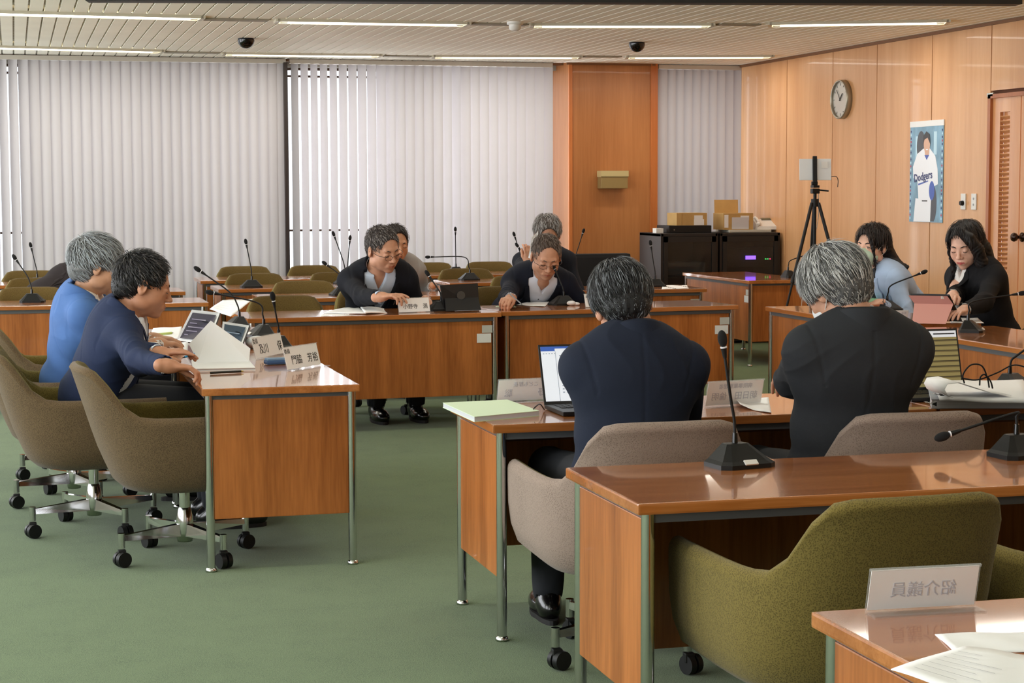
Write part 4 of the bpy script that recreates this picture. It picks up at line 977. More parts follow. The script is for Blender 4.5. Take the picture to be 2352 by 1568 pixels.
# ================================================================ conference microphones
def microphone(label, base, rz, neck, scale=1.0, group='gooseneck conference microphones'):
    """neck: list of points (local, metres) from the socket to the head"""
    t = thing('gooseneck_microphone', label, 'microphone', base, rad(rz), group)
    mb = MB(); w, d, h = .086, .062, .060
    lo = [(-w, -d*.72), (-w*.72, -d), (w*.72, -d), (w, -d*.72), (w*.92, d*.8), (w*.7, d), (-w*.7, d), (-w*.92, d*.8)]
    md = [(x, y) for x, y in lo]; tp = [(x*.40, y*.30+d*.32) for x, y in lo]
    vs = [(x, y, 0) for x, y in lo]+[(x, y, .012) for x, y in md]+[(x*.86, y*.86+.004, .020) for x, y in md]+[(x, y, h) for x, y in tp]
    mb.raw(vs, [tuple(range(8))[::-1]]+[(r*8+i, r*8+(i+1) % 8, (r+1)*8+(i+1) % 8, (r+1)*8+i) for r in range(3) for i in range(8)]+[tuple(range(24, 32))]); mb.build('base', blackp, t)
    MB().box((0, -d*.93, .0175), (.040, .016, .004), R=Matrix.Rotation(rad(40), 3, 'X')).build('talk_button', M('button_white', (225, 225, 222), .4), t)
    s0 = Vector((0, d*.32, h-.002)); MB().cyl(s0, s0+Vector((0, 0, .030)), .0085, .0070).build('socket', blackg, t)
    pts = smooth_path([s0+Vector((0, 0, .022))]+[s0+Vector(q) for q in neck]); gn = MB().tube(pts, [.0042 if i < len(pts)*.8 else .0042 for i in range(len(pts))], 8).build('gooseneck', blackp, t)
    e = pts[-1]; dr = (pts[-1]-pts[-3]).normalized()
    MB().cyl(e-dr*.012, e+dr*.016, .0052, .0085).build('capsule_stem', blackp, gn)
    MB().cyl(e+dr*.016, e+dr*.0195, .0092).build('light_ring', M('ring_white', (230, 230, 235), .4), gn)
    Rm = rot_to(dr); MB().ell(e+dr*.041, (.0130, .0130, .0235), Rm, 16, 10).build('windscreen', foam, gn)
    return t
def mic_px(label, bx, by, rz, hx, hy, bend=.5, side=0, z=.7):
    """base centre at desk point; head end reached with a curved neck, both taken from where they stand over the desks"""
    b = PZ(bx, by, z); ang = rad(rz); hd = PX(hx, hy, 0) if False else None
    # head lies in the vertical plane through the base that is parallel to the picture
    n = FW.copy(); n[2] = 0; n /= np.linalg.norm(n); d = _ray(hx, hy); k = ((b-CAM)@n+side)/(d@n); h = CAM+d*k
    c, s = cos(-ang), sin(-ang); L = h-np.array([b[0], b[1], z+.058]); L = np.array([L[0]*c-L[1]*s, L[0]*s+L[1]*c, L[2]]) - np.array([0, .02, 0])
    mid = np.array([L[0]*.5*(1-bend), L[1]*.5*(1-bend), L[2]*.5+.5*bend*abs(L[0])*.5+.02*bend])
    q1 = np.array([L[0]*.10*(1-bend), L[1]*.1*(1-bend), max(.05, L[2]*.28)])
    return microphone(label, (b[0], b[1], z), rz, [tuple(q1), tuple(mid), tuple(L)])
# ================================================================ people
def PD(x, y, D): return CAM+_ray(x, y)*D
H_silver = dict(rgb=(104, 104, 104), rgb2=(176, 182, 186), n=2600, gray=.6, len=.055, thick=.014, fwd=.5, down=.55, front=.066)
H_black = dict(rgb=(26, 24, 25), rgb2=(96, 92, 90), n=2600, gray=.10, len=.045, thick=.014, fwd=.45, down=.45, lift=.022, front=.062)
# man in light blue jacket (left, profile)
person('man in a light blue jacket and glasses, seen in profile on the left', (.26, 8.78), 2, PD(226, 611, 8.32), (10, -4, 0), [(.62, 8.55, .745), (.62, 8.86, .745)], skin=(196, 146, 114), jacket=(78, 112, 168), shirt=(240, 236, 232),
       hair=H_silver, glasses={}, res=.0038, bs=1.06, age=1.5, badge=False, jrough=.8, vdepth=.26, open_w=.10)
# man in navy jacket (profile, turning a page)
hr, hl = PZ(394, 846, .765), PZ(374, 818, .785)
navy = person('man in a navy jacket turning a page with a blue pen in his hand', (.33, 8.02), 0, PD(331, 655, 7.72), (17, -3, 0), [hr, hl], skin=(182, 128, 98), jacket=(36, 46, 74), shirt=(222, 228, 236),
       hair=dict(H_black, gray=.16, len=.028, thick=.009, lift=.009, front=.088), res=.0030, bs=1.07, age=1, badge=False, fingers=(dict(curl=(.55, .70, .75, .8), thumb=(.45, .2)), dict(curl=(.15, .30, .45, .55), thumb=(.2, .1))),
       handdir=(((-.10, 1, -.12), (0, .0, 1)), ((.45, 1, .12), (.15, 0, 1))), trousers=(22, 24, 30), open_w=.10)
# man at the left middle desk
hr, hl = PZ(898, 694, .775), (2.50, 11.44, .745)
person('man in a dark jacket and pale blue open shirt with an open booklet before him', (2.27, 11.86), -88, PD(880, 572, 11.62), (20, 22, 8), [hr, hl], skin=(198, 146, 118), jacket=(20, 22, 30), shirt=(196, 210, 230),
       hair=dict(rgb=(62, 54, 52), rgb2=(140, 132, 128), n=2000, gray=.35, len=.020, thick=.003, fwd=.3, down=.3, lift=.005, front=.094, side=-.01),
       glasses={'z': -.006}, res=.0040, bs=1.15, age=2, wide=1.08, jaw=1.08, vdepth=.30, open_w=.085, fingers=(dict(curl=(.25, .5, .7, .8), thumb=(.6, .1)), {}), handdir=(((-.75, .5, .12), (0, .1, 1)), None))
# man writing at the right middle desk
hr, hl = PZ(1172, 697, .745), (3.66, 11.46, .775)
writer = person('man in a navy blazer and white shirt writing, head bowed, at the middle desk', (3.30, 12.10), -93, PD(1254, 589, 11.95), (30, -2, -2), [hr, hl], skin=(198, 146, 118), jacket=(20, 24, 38), shirt=(228, 232, 246),
       hair=dict(rgb=(84, 70, 62), rgb2=(130, 116, 106), n=1500, gray=.3, len=.026, thick=.002, fwd=.2, down=.4, lift=.006, front=.116, darkbtn=1),
       glasses={'z': -.004}, res=.0040, bs=1.13, age=2, vdepth=.34, open_w=.085, fingers=(dict(curl=(.9, 1.0, 1.0, 1.1), thumb=(.5, .5)), dict(curl=(.5, .7, .8, .9), thumb=(.5, .2))), handdir=(((.5, .8, -.05), (-.2, 0, 1)), ((.0, .9, -.2), (0, .3, 1))))
# two people further back
person('man mostly hidden behind the one with the open booklet, only hair and cheek show', (2.78, 13.62), -90, PD(908, 560, 13.45), (12, 10, 0), [(2.62, 13.25, .74), (2.95, 13.25, .74)], skin=(200, 146, 112), jacket=(150, 146, 142), shirt=(220, 220, 222),
       hair=dict(rgb=(34, 26, 22), rgb2=(60, 50, 44), n=700, gray=.2, len=.03, thick=.007, front=.104), glasses={}, res=.005, bs=1.10, badge=False, fingers=False)
back_man = person('grey-haired man in a black suit holding up a white sheet, behind the writing man', (3.90, 13.72), -90, PD(1257, 538, 13.55), (20, -8, 0), [PD(1216, 606, 13.10), (4.05, 13.3, .74)], skin=(196, 142, 112), jacket=(22, 26, 36), shirt=(225, 228, 232),
       hair=dict(rgb=(96, 88, 82), rgb2=(168, 166, 164), n=1500, gray=.55, len=.04, thick=.010, front=.075, lift=.012), res=.0045, bs=1.10, age=1, badge=False, handdir=(((0, -.1, 1), (0, 1, .1)), None), fingers=(dict(curl=(.5, .6, .7, .8)), {}))
person('person with long dark hair, almost hidden behind the man in the light blue jacket', (.10, 13.40), -90, PD(204, 594, 13.2), (10, 0, 0), [(.06, 13.25, .56), (.16, 13.25, .56)], skin=(210, 165, 140), jacket=(40, 34, 36), shirt=(230, 228, 226), female=True,
       hair=dict(rgb=(38, 24, 22), n=500, gray=.2, len=.08, thick=.012, long=1, down=2, locks=[(((s*.07, -.01, .04), (s*.092, 0, -.04), (s*.10, .0, -.12), (s*.11, .01, -.20)), (.030, .034, .034, .022)) for s in (-1, 1)], puff=[((0, -.05, -.07), (.085, .06, .13))]), res=.005, bs=1.08, badge=False, fingers=False)
# near men from behind
person('man in a navy suit typing at the open laptop, seen from behind', (1.80, 5.34), 84, PD(1430, 700, 5.72), (26, -4, -12), [(2.08, 5.76, .745), (1.88, 5.80, .745)], skin=(196, 140, 112), jacket=(30, 36, 52), shirt=(230, 232, 236),
       hair=dict(rgb=(30, 29, 31), rgb2=(140, 144, 150), n=8000, gray=.20, len=.048, r=.0007, thick=.012, down=1.1, lift=.009, front=.062, whorl=(.0, -.045, .115), nape=-.085), res=.0035, bs=1.04, hs=1.0, age=0, handup=((.12, -.6, -1), (-.12, -.6, -1)), legs=[np.array([.11, .42, .50]), np.array([-.15, .50, .50])], badge=False, vdepth=.28, jvar=.08, crease=1.0)
person('grey-haired man in a charcoal suit and white face mask, seen from behind', (2.46, 5.22), 88, PD(1918, 664, 5.60), (30, 24, -8), [(2.72, 5.82, .745), (2.50, 5.84, .745)], skin=(200, 148, 120), jacket=(44, 46, 50), shirt=(232, 232, 234), mask=(236, 236, 238),
       hair=dict(rgb=(84, 84, 84), rgb2=(214, 214, 212), n=9000, gray=.52, len=.065, r=.0008, thick=.016, down=.9, lift=.012, front=.055, whorl=(.01, -.03, .12), nape=-.11, sweep=.2, puff=[((0, -.045, .0), (.078, .068, .080))]), res=.0035, bs=1.05, hs=.93, age=0, badge=False, wide=1.05, jvar=.08, crease=.9)
person('person in navy cut off by the right edge of the photo, only the elbow shows', (3.50, 5.22), 88, PD(2630, 640, 5.9), (10, 0, 0), [(3.68, 5.80, .745), (3.42, 5.82, .745)], jacket=(28, 36, 60), hair=dict(rgb=(30, 28, 28), n=300, gray=.2), res=.006, bs=1.03, badge=False, fingers=False)
# the two women
w1 = person('woman in a pale blue jacket with a mint green face mask, dark hair tied back', (5.52, 10.72), -172, PD(2002, 564, 11.6), (5, 24, -4), [(5.02, 10.62, .745), (5.05, 10.25, .745)], skin=(228, 182, 158), jacket=(168, 190, 220), shirt=(40, 42, 48), female=True, mask=(190, 212, 190), eyes='open',
       hair=dict(rgb=(26, 20, 20), n=1600, gray=.15, rgb2=(60, 46, 42), len=.07, thick=.012, long=1, down=1.2, front=.062, sweep=-.4, puff=[((-.01, -.06, .0), (.080, .060, .085))],
                 locks=[(((.02, .055, .105), (-.035, .080, .060), (-.056, .074, .0), (-.060, .062, -.07), (-.060, .05, -.125)), (.012, .014, .010, .007, .004)), (((-.045, -.085, -.03), (-.08, -.10, -.09), (-.13, -.11, -.125), (-.19, -.12, -.115)), (.040, .034, .026, .006)), (((-.02, -.08, -.03), (-.03, -.09, -.12), (-.03, -.08, -.16)), (.045, .038, .012))], cut=[((.0, .12, -.05), (.058, .07, .12)), ((.012, .110, .040), (.050, .055, .052))]), res=.0038, bs=1.07, age=0, vdepth=.24, jrough=.75, crease=1.4)
w2 = person('woman in a black jacket and white bow blouse with long black hair', (5.50, 9.72), -172, PD(2218, 562, 10.75), (22, 30, 2), [PZ(2205, 722, .75), PZ(2184, 700, .80)][::-1], skin=(226, 180, 158), jacket=(20, 20, 24), shirt=(228, 228, 226), female=True, eyes='down',
       hair=dict(rgb=(20, 17, 18), n=1800, gray=.15, rgb2=(46, 40, 40), len=.10, thick=.010, long=1, down=1.8, front=.070, cut=[((.022, .100, .050), (.046, .05, .050)), ((.0, .12, -.04), (.052, .06, .11))], puff=[((-.005, -.05, -.06), (.090, .065, .15))],
                 locks=[(((-.0, .05, .11), (-.055, .060, .06), (-.082, .045, -.01), (-.088, .040, -.09), (-.085, .045, -.19)), (.018, .028, .032, .034, .018)), (((.04, .04, .10), (.076, .020, .04), (.086, .010, -.04), (.084, .015, -.13), (.080, .03, -.20)), (.014, .016, .014, .014, .006)), (((-.06, -.05, -.05), (-.07, -.05, -.16), (-.07, -.02, -.24)), (.05, .05, .03))]), res=.0036, bs=1.08, age=0, vdepth=.30, open_w=.06, fingers=(dict(curl=(.3, .4, .5, .5)), dict(curl=(.2, .3, .3, .4), thumb=(.1, .0))), crease=1.2)
# white bow of the blouse
def in_person(p, wpt): return p[1]['loc'](wpt)
nkp = w2[1]['hc']+w2[1]['R']@np.array([0, -.035, -.125])*1.04+np.array([0, -.012, -.022])
mb = MB(); c = Vector(nkp+np.array([0, .075, -.055])); mb.ell(c, (.020, .014, .018)); mb.tube([c, c+Vector((.012, .02, -.06)), c+Vector((.02, .03, -.15)), c+Vector((.015, .035, -.24))], [.012, .020, .026, .022], 10); mb.tube([c, c+Vector((-.014, .02, -.05)), c+Vector((-.02, .03, -.13))], [.012, .018, .020], 10); mb.ell(c+Vector((.030, .004, .006)), (.028, .012, .016)); mb.ell(c+Vector((-.030, .004, .006)), (.028, .012, .016))
mb.build('blouse_bow', M('bow_white', (226, 226, 224), .8), w2[0])
# ================================================================ things on the desks
def plate(label, c, rz, w, h, lines, back=False, z=.7, tilt=14, foot=.045):
    """acrylic name stand: leaning card with writing on its -Y face; back=True adds the writing that shows through from behind"""
    t = thing('name_stand', label, 'name plate', (c[0], c[1], z), rad(rz), 'acrylic name stands')
    R = Matrix.Rotation(rad(-tilt), 3, 'X'); c0 = R@Vector((0, 0, h/2))+Vector((0, 0, .002))
    MB().box(c0+R@Vector((0, .0016 if not back else -.0016, 0)), (w, .0022, h), R=R).box((0, foot/2 if back else -foot/2, .0015), (w, foot, .003)).box(c0+R@Vector((0, 0, h/2-.002)), (w, .006, .004), R=R).build('acrylic_stand', M('acrylic_edge', (226, 232, 232), .1, alpha=.16, spec=.8), t)
    MB().box(c0, (w-.006, .0012, h-.006), R=R).build('card', paper, t)
    for (s, size, x, zz) in lines:
        mt = Matrix.Translation(c0+R@Vector((x, -.0012, zz)))@R.to_4x4()@Matrix.Rotation(rad(90), 4, 'X')
        text_obj('writing', s, size, ink, t, mt, extrude=.0003)
        if back:
            mt = Matrix.Translation(c0+R@Vector((x, .0012, zz)))@R.to_4x4()@Matrix.Rotation(rad(90), 4, 'X')
            text_obj('writing_seen_through', s, size, ink_faint, t, mt, extrude=.0003)
    return t
def ang(a, b): return math.degrees(math.atan2(b[1]-a[1], b[0]-a[0]))
def plate_px(label, pl, pr_, h, lines, back=False, **k):
    a, b = PZ(*pl), PZ(*pr_); w = np.linalg.norm(b-a); c = (a+b)/2; rz = ang(a, b)+(180 if back else 0)
    return plate(label, c, rz, w, h, [(s, z*w, x*w, zz*h) for s, z, x, zz in lines], back, **k)
plate_px('name stand at the front corner of the left wing desk, readable', (660, 852), (738, 839), .098, [('委員', .085, -.40, .28), ('門脇　芳裕', .155, .06, -.12)])
plate_px('name stand half hidden behind the microphone on the left wing desk', (588, 826), (655, 812), .098, [('委員', .085, -.40, .28), ('及川　　保', .155, .06, -.12)])
plate_px('name stand in front of the man with the open booklet', (916, 719), (989, 716), .090, [('委員長', .075, -.36, .26), ('小野寺　満', .155, .04, -.12)])
plate_px('name stand beside the tablet of the writing man, mostly hidden by the dark-haired head', (1345, 707), (1412, 704), .088, [('副委員長', .075, -.30, .26), ('千葉　　敦', .155, .04, -.12)])
plate_px('name stand seen from behind, left of the open laptop', (1140, 925), (1268, 919), .084, [('こども部長', .09, .0, .24), ('野　　　聡', .15, 0, -.14)], True)
plate_px('name stand seen from behind, between the two men in the foreground', (1618, 935), (1748, 927), .090, [('病院事業管理者', .085, 0, .26), ('朝日田　倫明', .135, 0, -.14)], True)
plate_px('large clear name stand seen from behind on the nearest desk', (1987, 1407), (2240, 1393), .082, [('紹介議員', .150, .0, -.04)], True)
plate_px('white name stand in front of the pink tablet case', (2010, 742), (2084, 740), .070, [('委員', .08, -.35, .24)], True)

# microphones: (label, base x, base y, rz, head x, head y)
mic_px('upright black microphone on the foreground desk, white button facing the camera', 1697, 1070, 12, 1664, 812, .15)
mic_px('black microphone bent far to the left on the foreground desk, at the right edge', 2345, 1048, 10, 2196, 992, .9)
mic_px('black microphone on the left wing desk, next to the readable name stand', 632, 800, -72, 630, 700, .2)
mic_px('black microphone leaning left on the left wing desk, lower of the two crossed ones', 598, 772, -80, 500, 675, .75)
mic_px('black microphone leaning left on the left wing desk, higher of the two crossed ones', 542, 752, -80, 468, 628, .45)
mic_px('microphone leaning over the tablet of the man with the open booklet', 1012, 713, 178, 990, 640, .3)
mic_px('microphone right in front of the writing man', 1292, 700, 182, 1277, 624, .25)
mic_px('microphone on the second far row, left of the man in the dark jacket', 785, 678, 180, 756, 612, .5)
mic_px('microphone on the third far row, tallest left-leaning one before the bright blind', 792, 652, 180, 770, 548, .3)
mic_px('microphone on the third far row, right-leaning one before the bright blind', 797, 648, 180, 803, 558, .2)
mic_px('microphone on the third far row, before the closed blind', 578, 660, 178, 567, 567, .3)
mic_px('microphone on the second far row between the two seated men', 1078, 643, 180, 994, 590, .7)
mic_px('microphone standing vertically in the last row between the two men', 1046, 628, 180, 1046, 537, .0)
mic_px('microphone next to the sleeve of the writing man, leaning left', 1212, 640, 180, 1194, 572, .5)
mic_px('microphone tip against the bright blind, left of the grey-haired man in black', 1200, 630, 180, 1184, 548, .2)
mic_px('microphone standing before the wood pillar, above the black office chair', 1318, 625, 180, 1337, 540, .2)
mic_px('microphone in front of the black rack', 1503, 658, 178, 1496, 570, .15)
mic_px('microphone nearest the left edge of the photo', 74, 694, 176, 41, 602, .35)
mic_px('microphone on the middle desk of the far left block', 86, 654, 180, 73, 574, .2)
mic_px('microphone bent to the right in front of the two women, behind the silver laptop', 2045, 712, 80, 2108, 630, .7)
mic_px('microphone bent to the right on the side desk, before the woman in black', 2232, 762, 55, 2330, 676, .8)
mic_px('microphone with tangled cables at the right edge', 2330, 895, 30, 2372, 790, .4)
mic_px('microphone on the far right desk by the tripod, bent to the right', 1815, 637, 90, 1852, 585, .7)
# ---------------- sheets, booklets
def sheet(name, label, cat, pts, z=.7, lift=.0, curl=0, group=None, mat=paper, thick=.0016, parent=None, lines=None, zs=None, curl_side=1):
    """pts: four photo corners on the desk plane (near-left, near-right, far-right, far-left)"""
    C4 = [PZ(x, y, z) for x, y in pts]; nu, nv = 12, 8; c = sum(C4)/4
    if zs:
        for q, dz in zip(C4, zs): q[2] += dz
    vs = []
    for j in range(nv+1):
        for i in range(nu+1):
            u, v = i/nu, j/nv; p = (C4[0]*(1-u)+C4[1]*u)*(1-v)+(C4[3]*(1-u)+C4[2]*u)*v; s = u if curl_side > 0 else 1-u
            p = p-np.array([c[0], c[1], z]); p[2] += lift+.001+curl*max(0, s-.45)**2*3.3+.0012*sin(u*9+v*5); vs.append(p)
    n = len(vs); f = [(j*(nu+1)+i, j*(nu+1)+i+1, (j+1)*(nu+1)+i+1, (j+1)*(nu+1)+i) for j in range(nv) for i in range(nu)]
    low = [q-np.array([0, 0, thick]) for q in vs]; ed = list(range(nu+1))+[(j+1)*(nu+1)-1 for j in range(1, nv+1)]+[nv*(nu+1)+i for i in range(nu-1, -1, -1)]+[j*(nu+1) for j in range(nv-1, 0, -1)]
    f2 = [tuple(n+k for k in q[::-1]) for q in f]+[(ed[(k+1) % len(ed)], ed[k], n+ed[k], n+ed[(k+1) % len(ed)]) for k in range(len(ed))]
    o = mesh_obj(name, np.array(vs+low), f+f2, mat, parent); o.location = (c[0], c[1], z)
    if label: tag(o, label, cat, group)
    if lines:
        mb = MB(); rr = random.Random(3)
        for k in range(lines):
            v = .16+.72*k/lines; u0 = .10; u1 = .35+.5*rr.random()
            def at(u, v): return (np.array(vs[0])*(1-u)+np.array(vs[nu])*u)*(1-v)+(np.array(vs[n-nu-1])*(1-u)+np.array(vs[n-1])*u)*v+np.array([0, 0, .0022+abs(lift)*0])
            mb.raw([at(u0, v), at(u1, v), at(u1, v+.006), at(u0, v+.006)], [(0, 1, 2, 3)])
        mb.build('printed_lines', M('print_grey', (172, 174, 182), .8), o)
    return o
def stack(name, label, cat, pts, h, z=.7, mat=None, group=None, cover=None):
    """block of paper between photo corners (near-left, near-right, far-right, far-left), height h"""
    C4 = [PZ(x, y, z) for x, y in pts]; c = sum(C4)/4; t = thing(name, label, cat, (c[0], c[1], z), 0, group)
    Q = [Vector(q-c) for q in C4]; mb = MB()
    f = [(0, 3, 2, 1), (4, 5, 6, 7), (0, 1, 5, 4), (1, 2, 6, 5), (2, 3, 7, 6), (3, 0, 4, 7)]
    mb.raw([q+Vector((0, 0, .002)) for q in Q]+[q+Vector((0, 0, h)) for q in Q], f); mb.build('page_block', mat or M('page_edges', (200, 202, 206), .8, var=.12, vscale=(2, 2, 900)), t)
    mb = MB(); mb.raw([q*1.01+Vector((0, 0, h)) for q in Q]+[q*1.01+Vector((0, 0, h+.0015)) for q in Q], f); mb.build('cover', cover or paper, t)
    mb = MB(); mb.raw([q*1.01 for q in Q]+[q*1.01+Vector((0, 0, .002)) for q in Q], f); mb.build('back_cover', cover or paper, t)
    return t
green_paper = M('pale_green_paper', (214, 232, 202), .75)
stack('document_folder', 'thick pale green document on the corner of the desk, left of the open laptop', 'document', [(1090, 969), (1238, 955), (1165, 929), (1018, 936)], .016, cover=green_paper)
# notebook with turned page on the left wing desk
stack('notebook', 'open white notebook on the left wing desk with a black pen along its edge', 'notebook', [(444, 853), (586, 850), (566, 826), (440, 830)], .010)
a, b = PZ(455, 832, .712), PZ(572, 830, .712); pg = []
o_tl, o_tr = PY(484, 736, (a[1]+b[1])/2+.02), PY(575, 800, (a[1]+b[1])/2+.01)
mb = MB(); P0 = [a, b, o_tr, o_tl, PY(434, 790, a[1]+.02)]
vs = [Vector(q-a) for q in P0]; nrm = (vs[1]-vs[0]).cross(vs[3]-vs[0]).normalized()*.0012
mb.raw(vs+[v+nrm for v in vs], [(0, 1, 2, 3, 4), (9, 8, 7, 6, 5)]+[(i, 5+i, 5+(i+1) % 5, (i+1) % 5) for i in range(5)]); o = mb.build('turned_page', paper); o.location = Vector(a); tag(o, 'large white page standing upright, being turned over the open notebook', 'sheet of paper')
def pen(label, p, q, col, r=.0045, tip=(30, 30, 30)):
    t = thing('pen', label, 'pen', tuple(p)); d = Vector(q)-Vector(p); n = d.normalized()
    MB().cyl((0, 0, 0), d-n*.012, r, n=12).build('barrel', M('pen_%d_%d_%d' % col, col, .3), t); MB().cyl(d-n*.012, d, r*.9, .001, 12).build('tip', M('pen_tip_%d' % tip[0], tip, .3), t)
    return t
pen('black pen lying along the notebook on the left wing desk', PZ(483, 856, .7065), PZ(560, 852, .7065), (24, 26, 20), .0048, (180, 170, 60))
pen('blue pen in the hand of the man in the navy jacket', PD(447, 812, 7.62), PD(418, 822, 7.60), (40, 150, 210))
pen('pen held by the man with the open booklet', PD(917, 678, 11.35), PD(903, 700, 11.4), (30, 28, 26), .004)
pen('silver pen of the writing man', PD(1168, 672, 11.28), PD(1200, 700, 11.22), (120, 120, 124), .004)
t = thing('glasses_case', 'blue glasses case behind the readable name stand', 'case', tuple(PZ(648, 836, .7)), rad(10)); MB().box((0, 0, .011), (.15, .055, .018), bev=.008).build('lower_shell', M('case_blue', (52, 84, 128), .6), t); MB().box((0, .002, .023), (.14, .05, .010), bev=.004).build('lid', M('case_lid', (110, 140, 170), .6), t)
# tablets on the left wing
def tablet(label, c4, thick=.008, screen=(70, 72, 84), bezel=(236, 238, 240), back=(30, 30, 32), bars=5, stand=True, group=None):
    """c4: room corners near-left, near-right, far-right(top), far-left(top) of a leaning tablet"""
    C4 = [Vector(q) for q in c4]; c = C4[0]; t = thing('tablet', label, 'tablet', tuple(c), 0, group); Q = [q-c for q in C4]; n = (Q[1]-Q[0]).cross(Q[3]-Q[0]).normalized()
    f = [(0, 3, 2, 1), (4, 5, 6, 7), (0, 1, 5, 4), (1, 2, 6, 5), (2, 3, 7, 6), (3, 0, 4, 7)]
    MB().raw([q-n*thick for q in Q]+[q-n*.001 for q in Q], f).build('case', M('tab_back_%d' % back[0], back, .5), t)
    MB().raw([q-n*.001 for q in Q]+[q+n*.0012 for q in Q], f).build('bezel', M('bezel_%d' % bezel[0], bezel, .3), t)
    def at(u, v, w): return (Q[0]*(1-u)+Q[1]*u)*(1-v)+(Q[3]*(1-u)+Q[2]*u)*v+n*w
    mb = MB(); mb.raw([at(.08, .09, .0016), at(.92, .09, .0016), at(.92, .91, .0016), at(.08, .91, .0016)], [(0, 1, 2, 3)]); mb.build('screen', M('screen_%d_%d' % (screen[0], screen[1]), screen, .12, emit=.35), t)
    mb = MB()
    for k in range(bars): v = .2+.62*k/bars; mb.raw([at(.16, v, .002), at(.16+.12*((k*7) % 5+1), v, .002), at(.16+.12*((k*7) % 5+1), v+.03, .002), at(.16, v+.03, .002)], [(0, 1, 2, 3)])
    if bars: mb.build('screen_content', M('content_%d' % (screen[0]), tuple(min(255, int(x*1.7)) for x in screen), .3, emit=.4), t)
    if stand:
        m_ = (Q[2]+Q[3])/2; b_ = Vector((m_.x, m_.y, -c.z+.702)) if False else Vector((m_.x-n.x*.10, m_.y-n.y*.10, .702-c.z)); w_ = (Q[1]-Q[0])*.30
        MB().raw([m_*.7+w_-n*thick, m_*.7-w_-n*thick, b_-w_, b_+w_, m_*.7+w_-n*(thick+.003), m_*.7-w_-n*(thick+.003), b_-w_-n*.003, b_+w_-n*.003], f).build('stand_flap', M('tab_back_%d' % back[0], back), t)
    return t
D0 = 9.0
tablet('white-framed tablet leaning on the left wing desk, larger of the two', [PZ(405, 782, .703), PZ(478, 790, .703), PD(505, 718, D0+.15), PD(441, 711, D0+.15)], screen=(66, 62, 74))
tablet('smaller white-framed tablet in a black case, behind the standing page', [PZ(508, 798, .703), PZ(550, 806, .703), PD(572, 747, 8.75), PD(512, 738, 8.75)], screen=(60, 72, 84), bars=3)
sheet('document', 'curled printed document rising behind the larger tablet', 'document', [(482, 738), (530, 748), (582, 735), (512, 728)], zs=(.07, .05, .12, .10), lines=5)
sheet('paper_sheet', 'papers left of the larger tablet, in front of the man in light blue', 'papers', [(340, 778), (412, 780), (418, 752), (352, 755)], lift=.004)
pen('pale green highlighter lying on the papers beside the larger tablet', PZ(355, 768, .712), PZ(398, 764, .712), (196, 214, 120), .006)
sheet('paper_sheet', 'white sheets lying behind the standing page, by a brown hand', 'papers', [(352, 815), (430, 812), (432, 786), (345, 790)], lift=.001)
t = thing('paper_pad', 'crumpled white packet between the smaller tablet and the half hidden name stand', 'packet', tuple(PZ(590, 800, .7))); MB().ell((0, 0, .030), (.055, .05, .03)).build('wrapper', M('wrapper_white', (226, 230, 234), .6, bump=.6, bscale=30), t)
# middle desks
sheet('booklet', 'open booklet lying left of the name stand on the middle desk', 'booklet', [(745, 720), (840, 722), (825, 710), (790, 709)], lift=.008, thick=.006, group=None)
sheet('booklet_page', 'right half of the open booklet, next to the writing hand above it', 'booklet page', [(838, 722), (895, 719), (888, 708), (828, 709)], lift=.012, thick=.008, curl=-.02)
sheet('paper_sheet', 'sheet of paper half under the open booklet at the desk edge', 'sheet of paper', [(735, 727), (806, 725), (800, 719), (740, 720)])
t = tablet('black tablet case standing open on the middle desk, seen from behind', [PZ(1100, 710, .703), PZ(1020, 713, .703), PY(1010, 655, 11.02), PY(1096, 650, 11.10)], back=(22, 23, 25), bezel=(30, 30, 32), bars=0, stand=False)
cc = sum((Vector(q) for q in (PZ(1100, 710, .703), PZ(1020, 713, .703), PY(1010, 655, 11.02), PY(1096, 650, 11.10))), Vector())/4-t.location
e1 = (Vector(PZ(1100, 710, .703))-Vector(PZ(1020, 713, .703)))*.5; mb = MB(); q = [cc*.95-e1*.95, cc*.95+e1*.95, Vector((0, -.075, .002))+cc*.0+Vector((cc.x, cc.y, 0))+e1, Vector((0, -.075, .002))+Vector((cc.x, cc.y, 0))-e1]
mb.raw([v+Vector((0, -.012, 0)) for v in q]+[v+Vector((0, -.018, 0)) for v in q], [(0, 1, 2, 3), (7, 6, 5, 4), (0, 4, 5, 1), (1, 5, 6, 2), (2, 6, 7, 3), (3, 7, 4, 0)]); mb.build('lower_flap', M('tab_back_22', (22, 23, 25)), t)
MB().cyl(cc+Vector((0, -.010, .012)), cc+Vector((0, -.026, .012)), .026, n=24).build('camera_ring', M('ring_dark', (70, 66, 62), .4), t)
tablet('black tablet of the writing man, leaning right of his hand', [(3.78, 11.44, .703), (3.94, 11.30, .703), (3.98, 11.40, .86), (3.82, 11.56, .86)][::1], back=(22, 23, 25), bezel=(200, 204, 206), bars=0)
sheet('paper_sheet', 'paper under the right hand of the writing man', 'papers', [(1185, 702), (1252, 705), (1262, 694), (1222, 692)], lift=.004, lines=3)
sheet('paper_strip', 'pale green slip at the desk joint in front of the writing man', 'paper slip', [(1138, 705), (1186, 705), (1182, 702), (1140, 702)], mat=green_paper)
mb = MB(); mb.ell((0, 0, 0), (.030, .022, .016)); mb.ell((.03, .01, -.006), (.03, .02, .012)); o = mb.build('folded_tissue', M('tissue', (236, 236, 238), .9, bump=.8, bscale=40)); o.location = (3.42, 11.30, .716); tag(o, 'crumpled white tissue behind the microphone of the writing man', 'tissue')
p0_, p1_, p2_, p3_ = PD(1213, 592, 13.0), PD(1232, 598, 12.98), PD(1236, 530, 13.05), PD(1222, 545, 13.02)
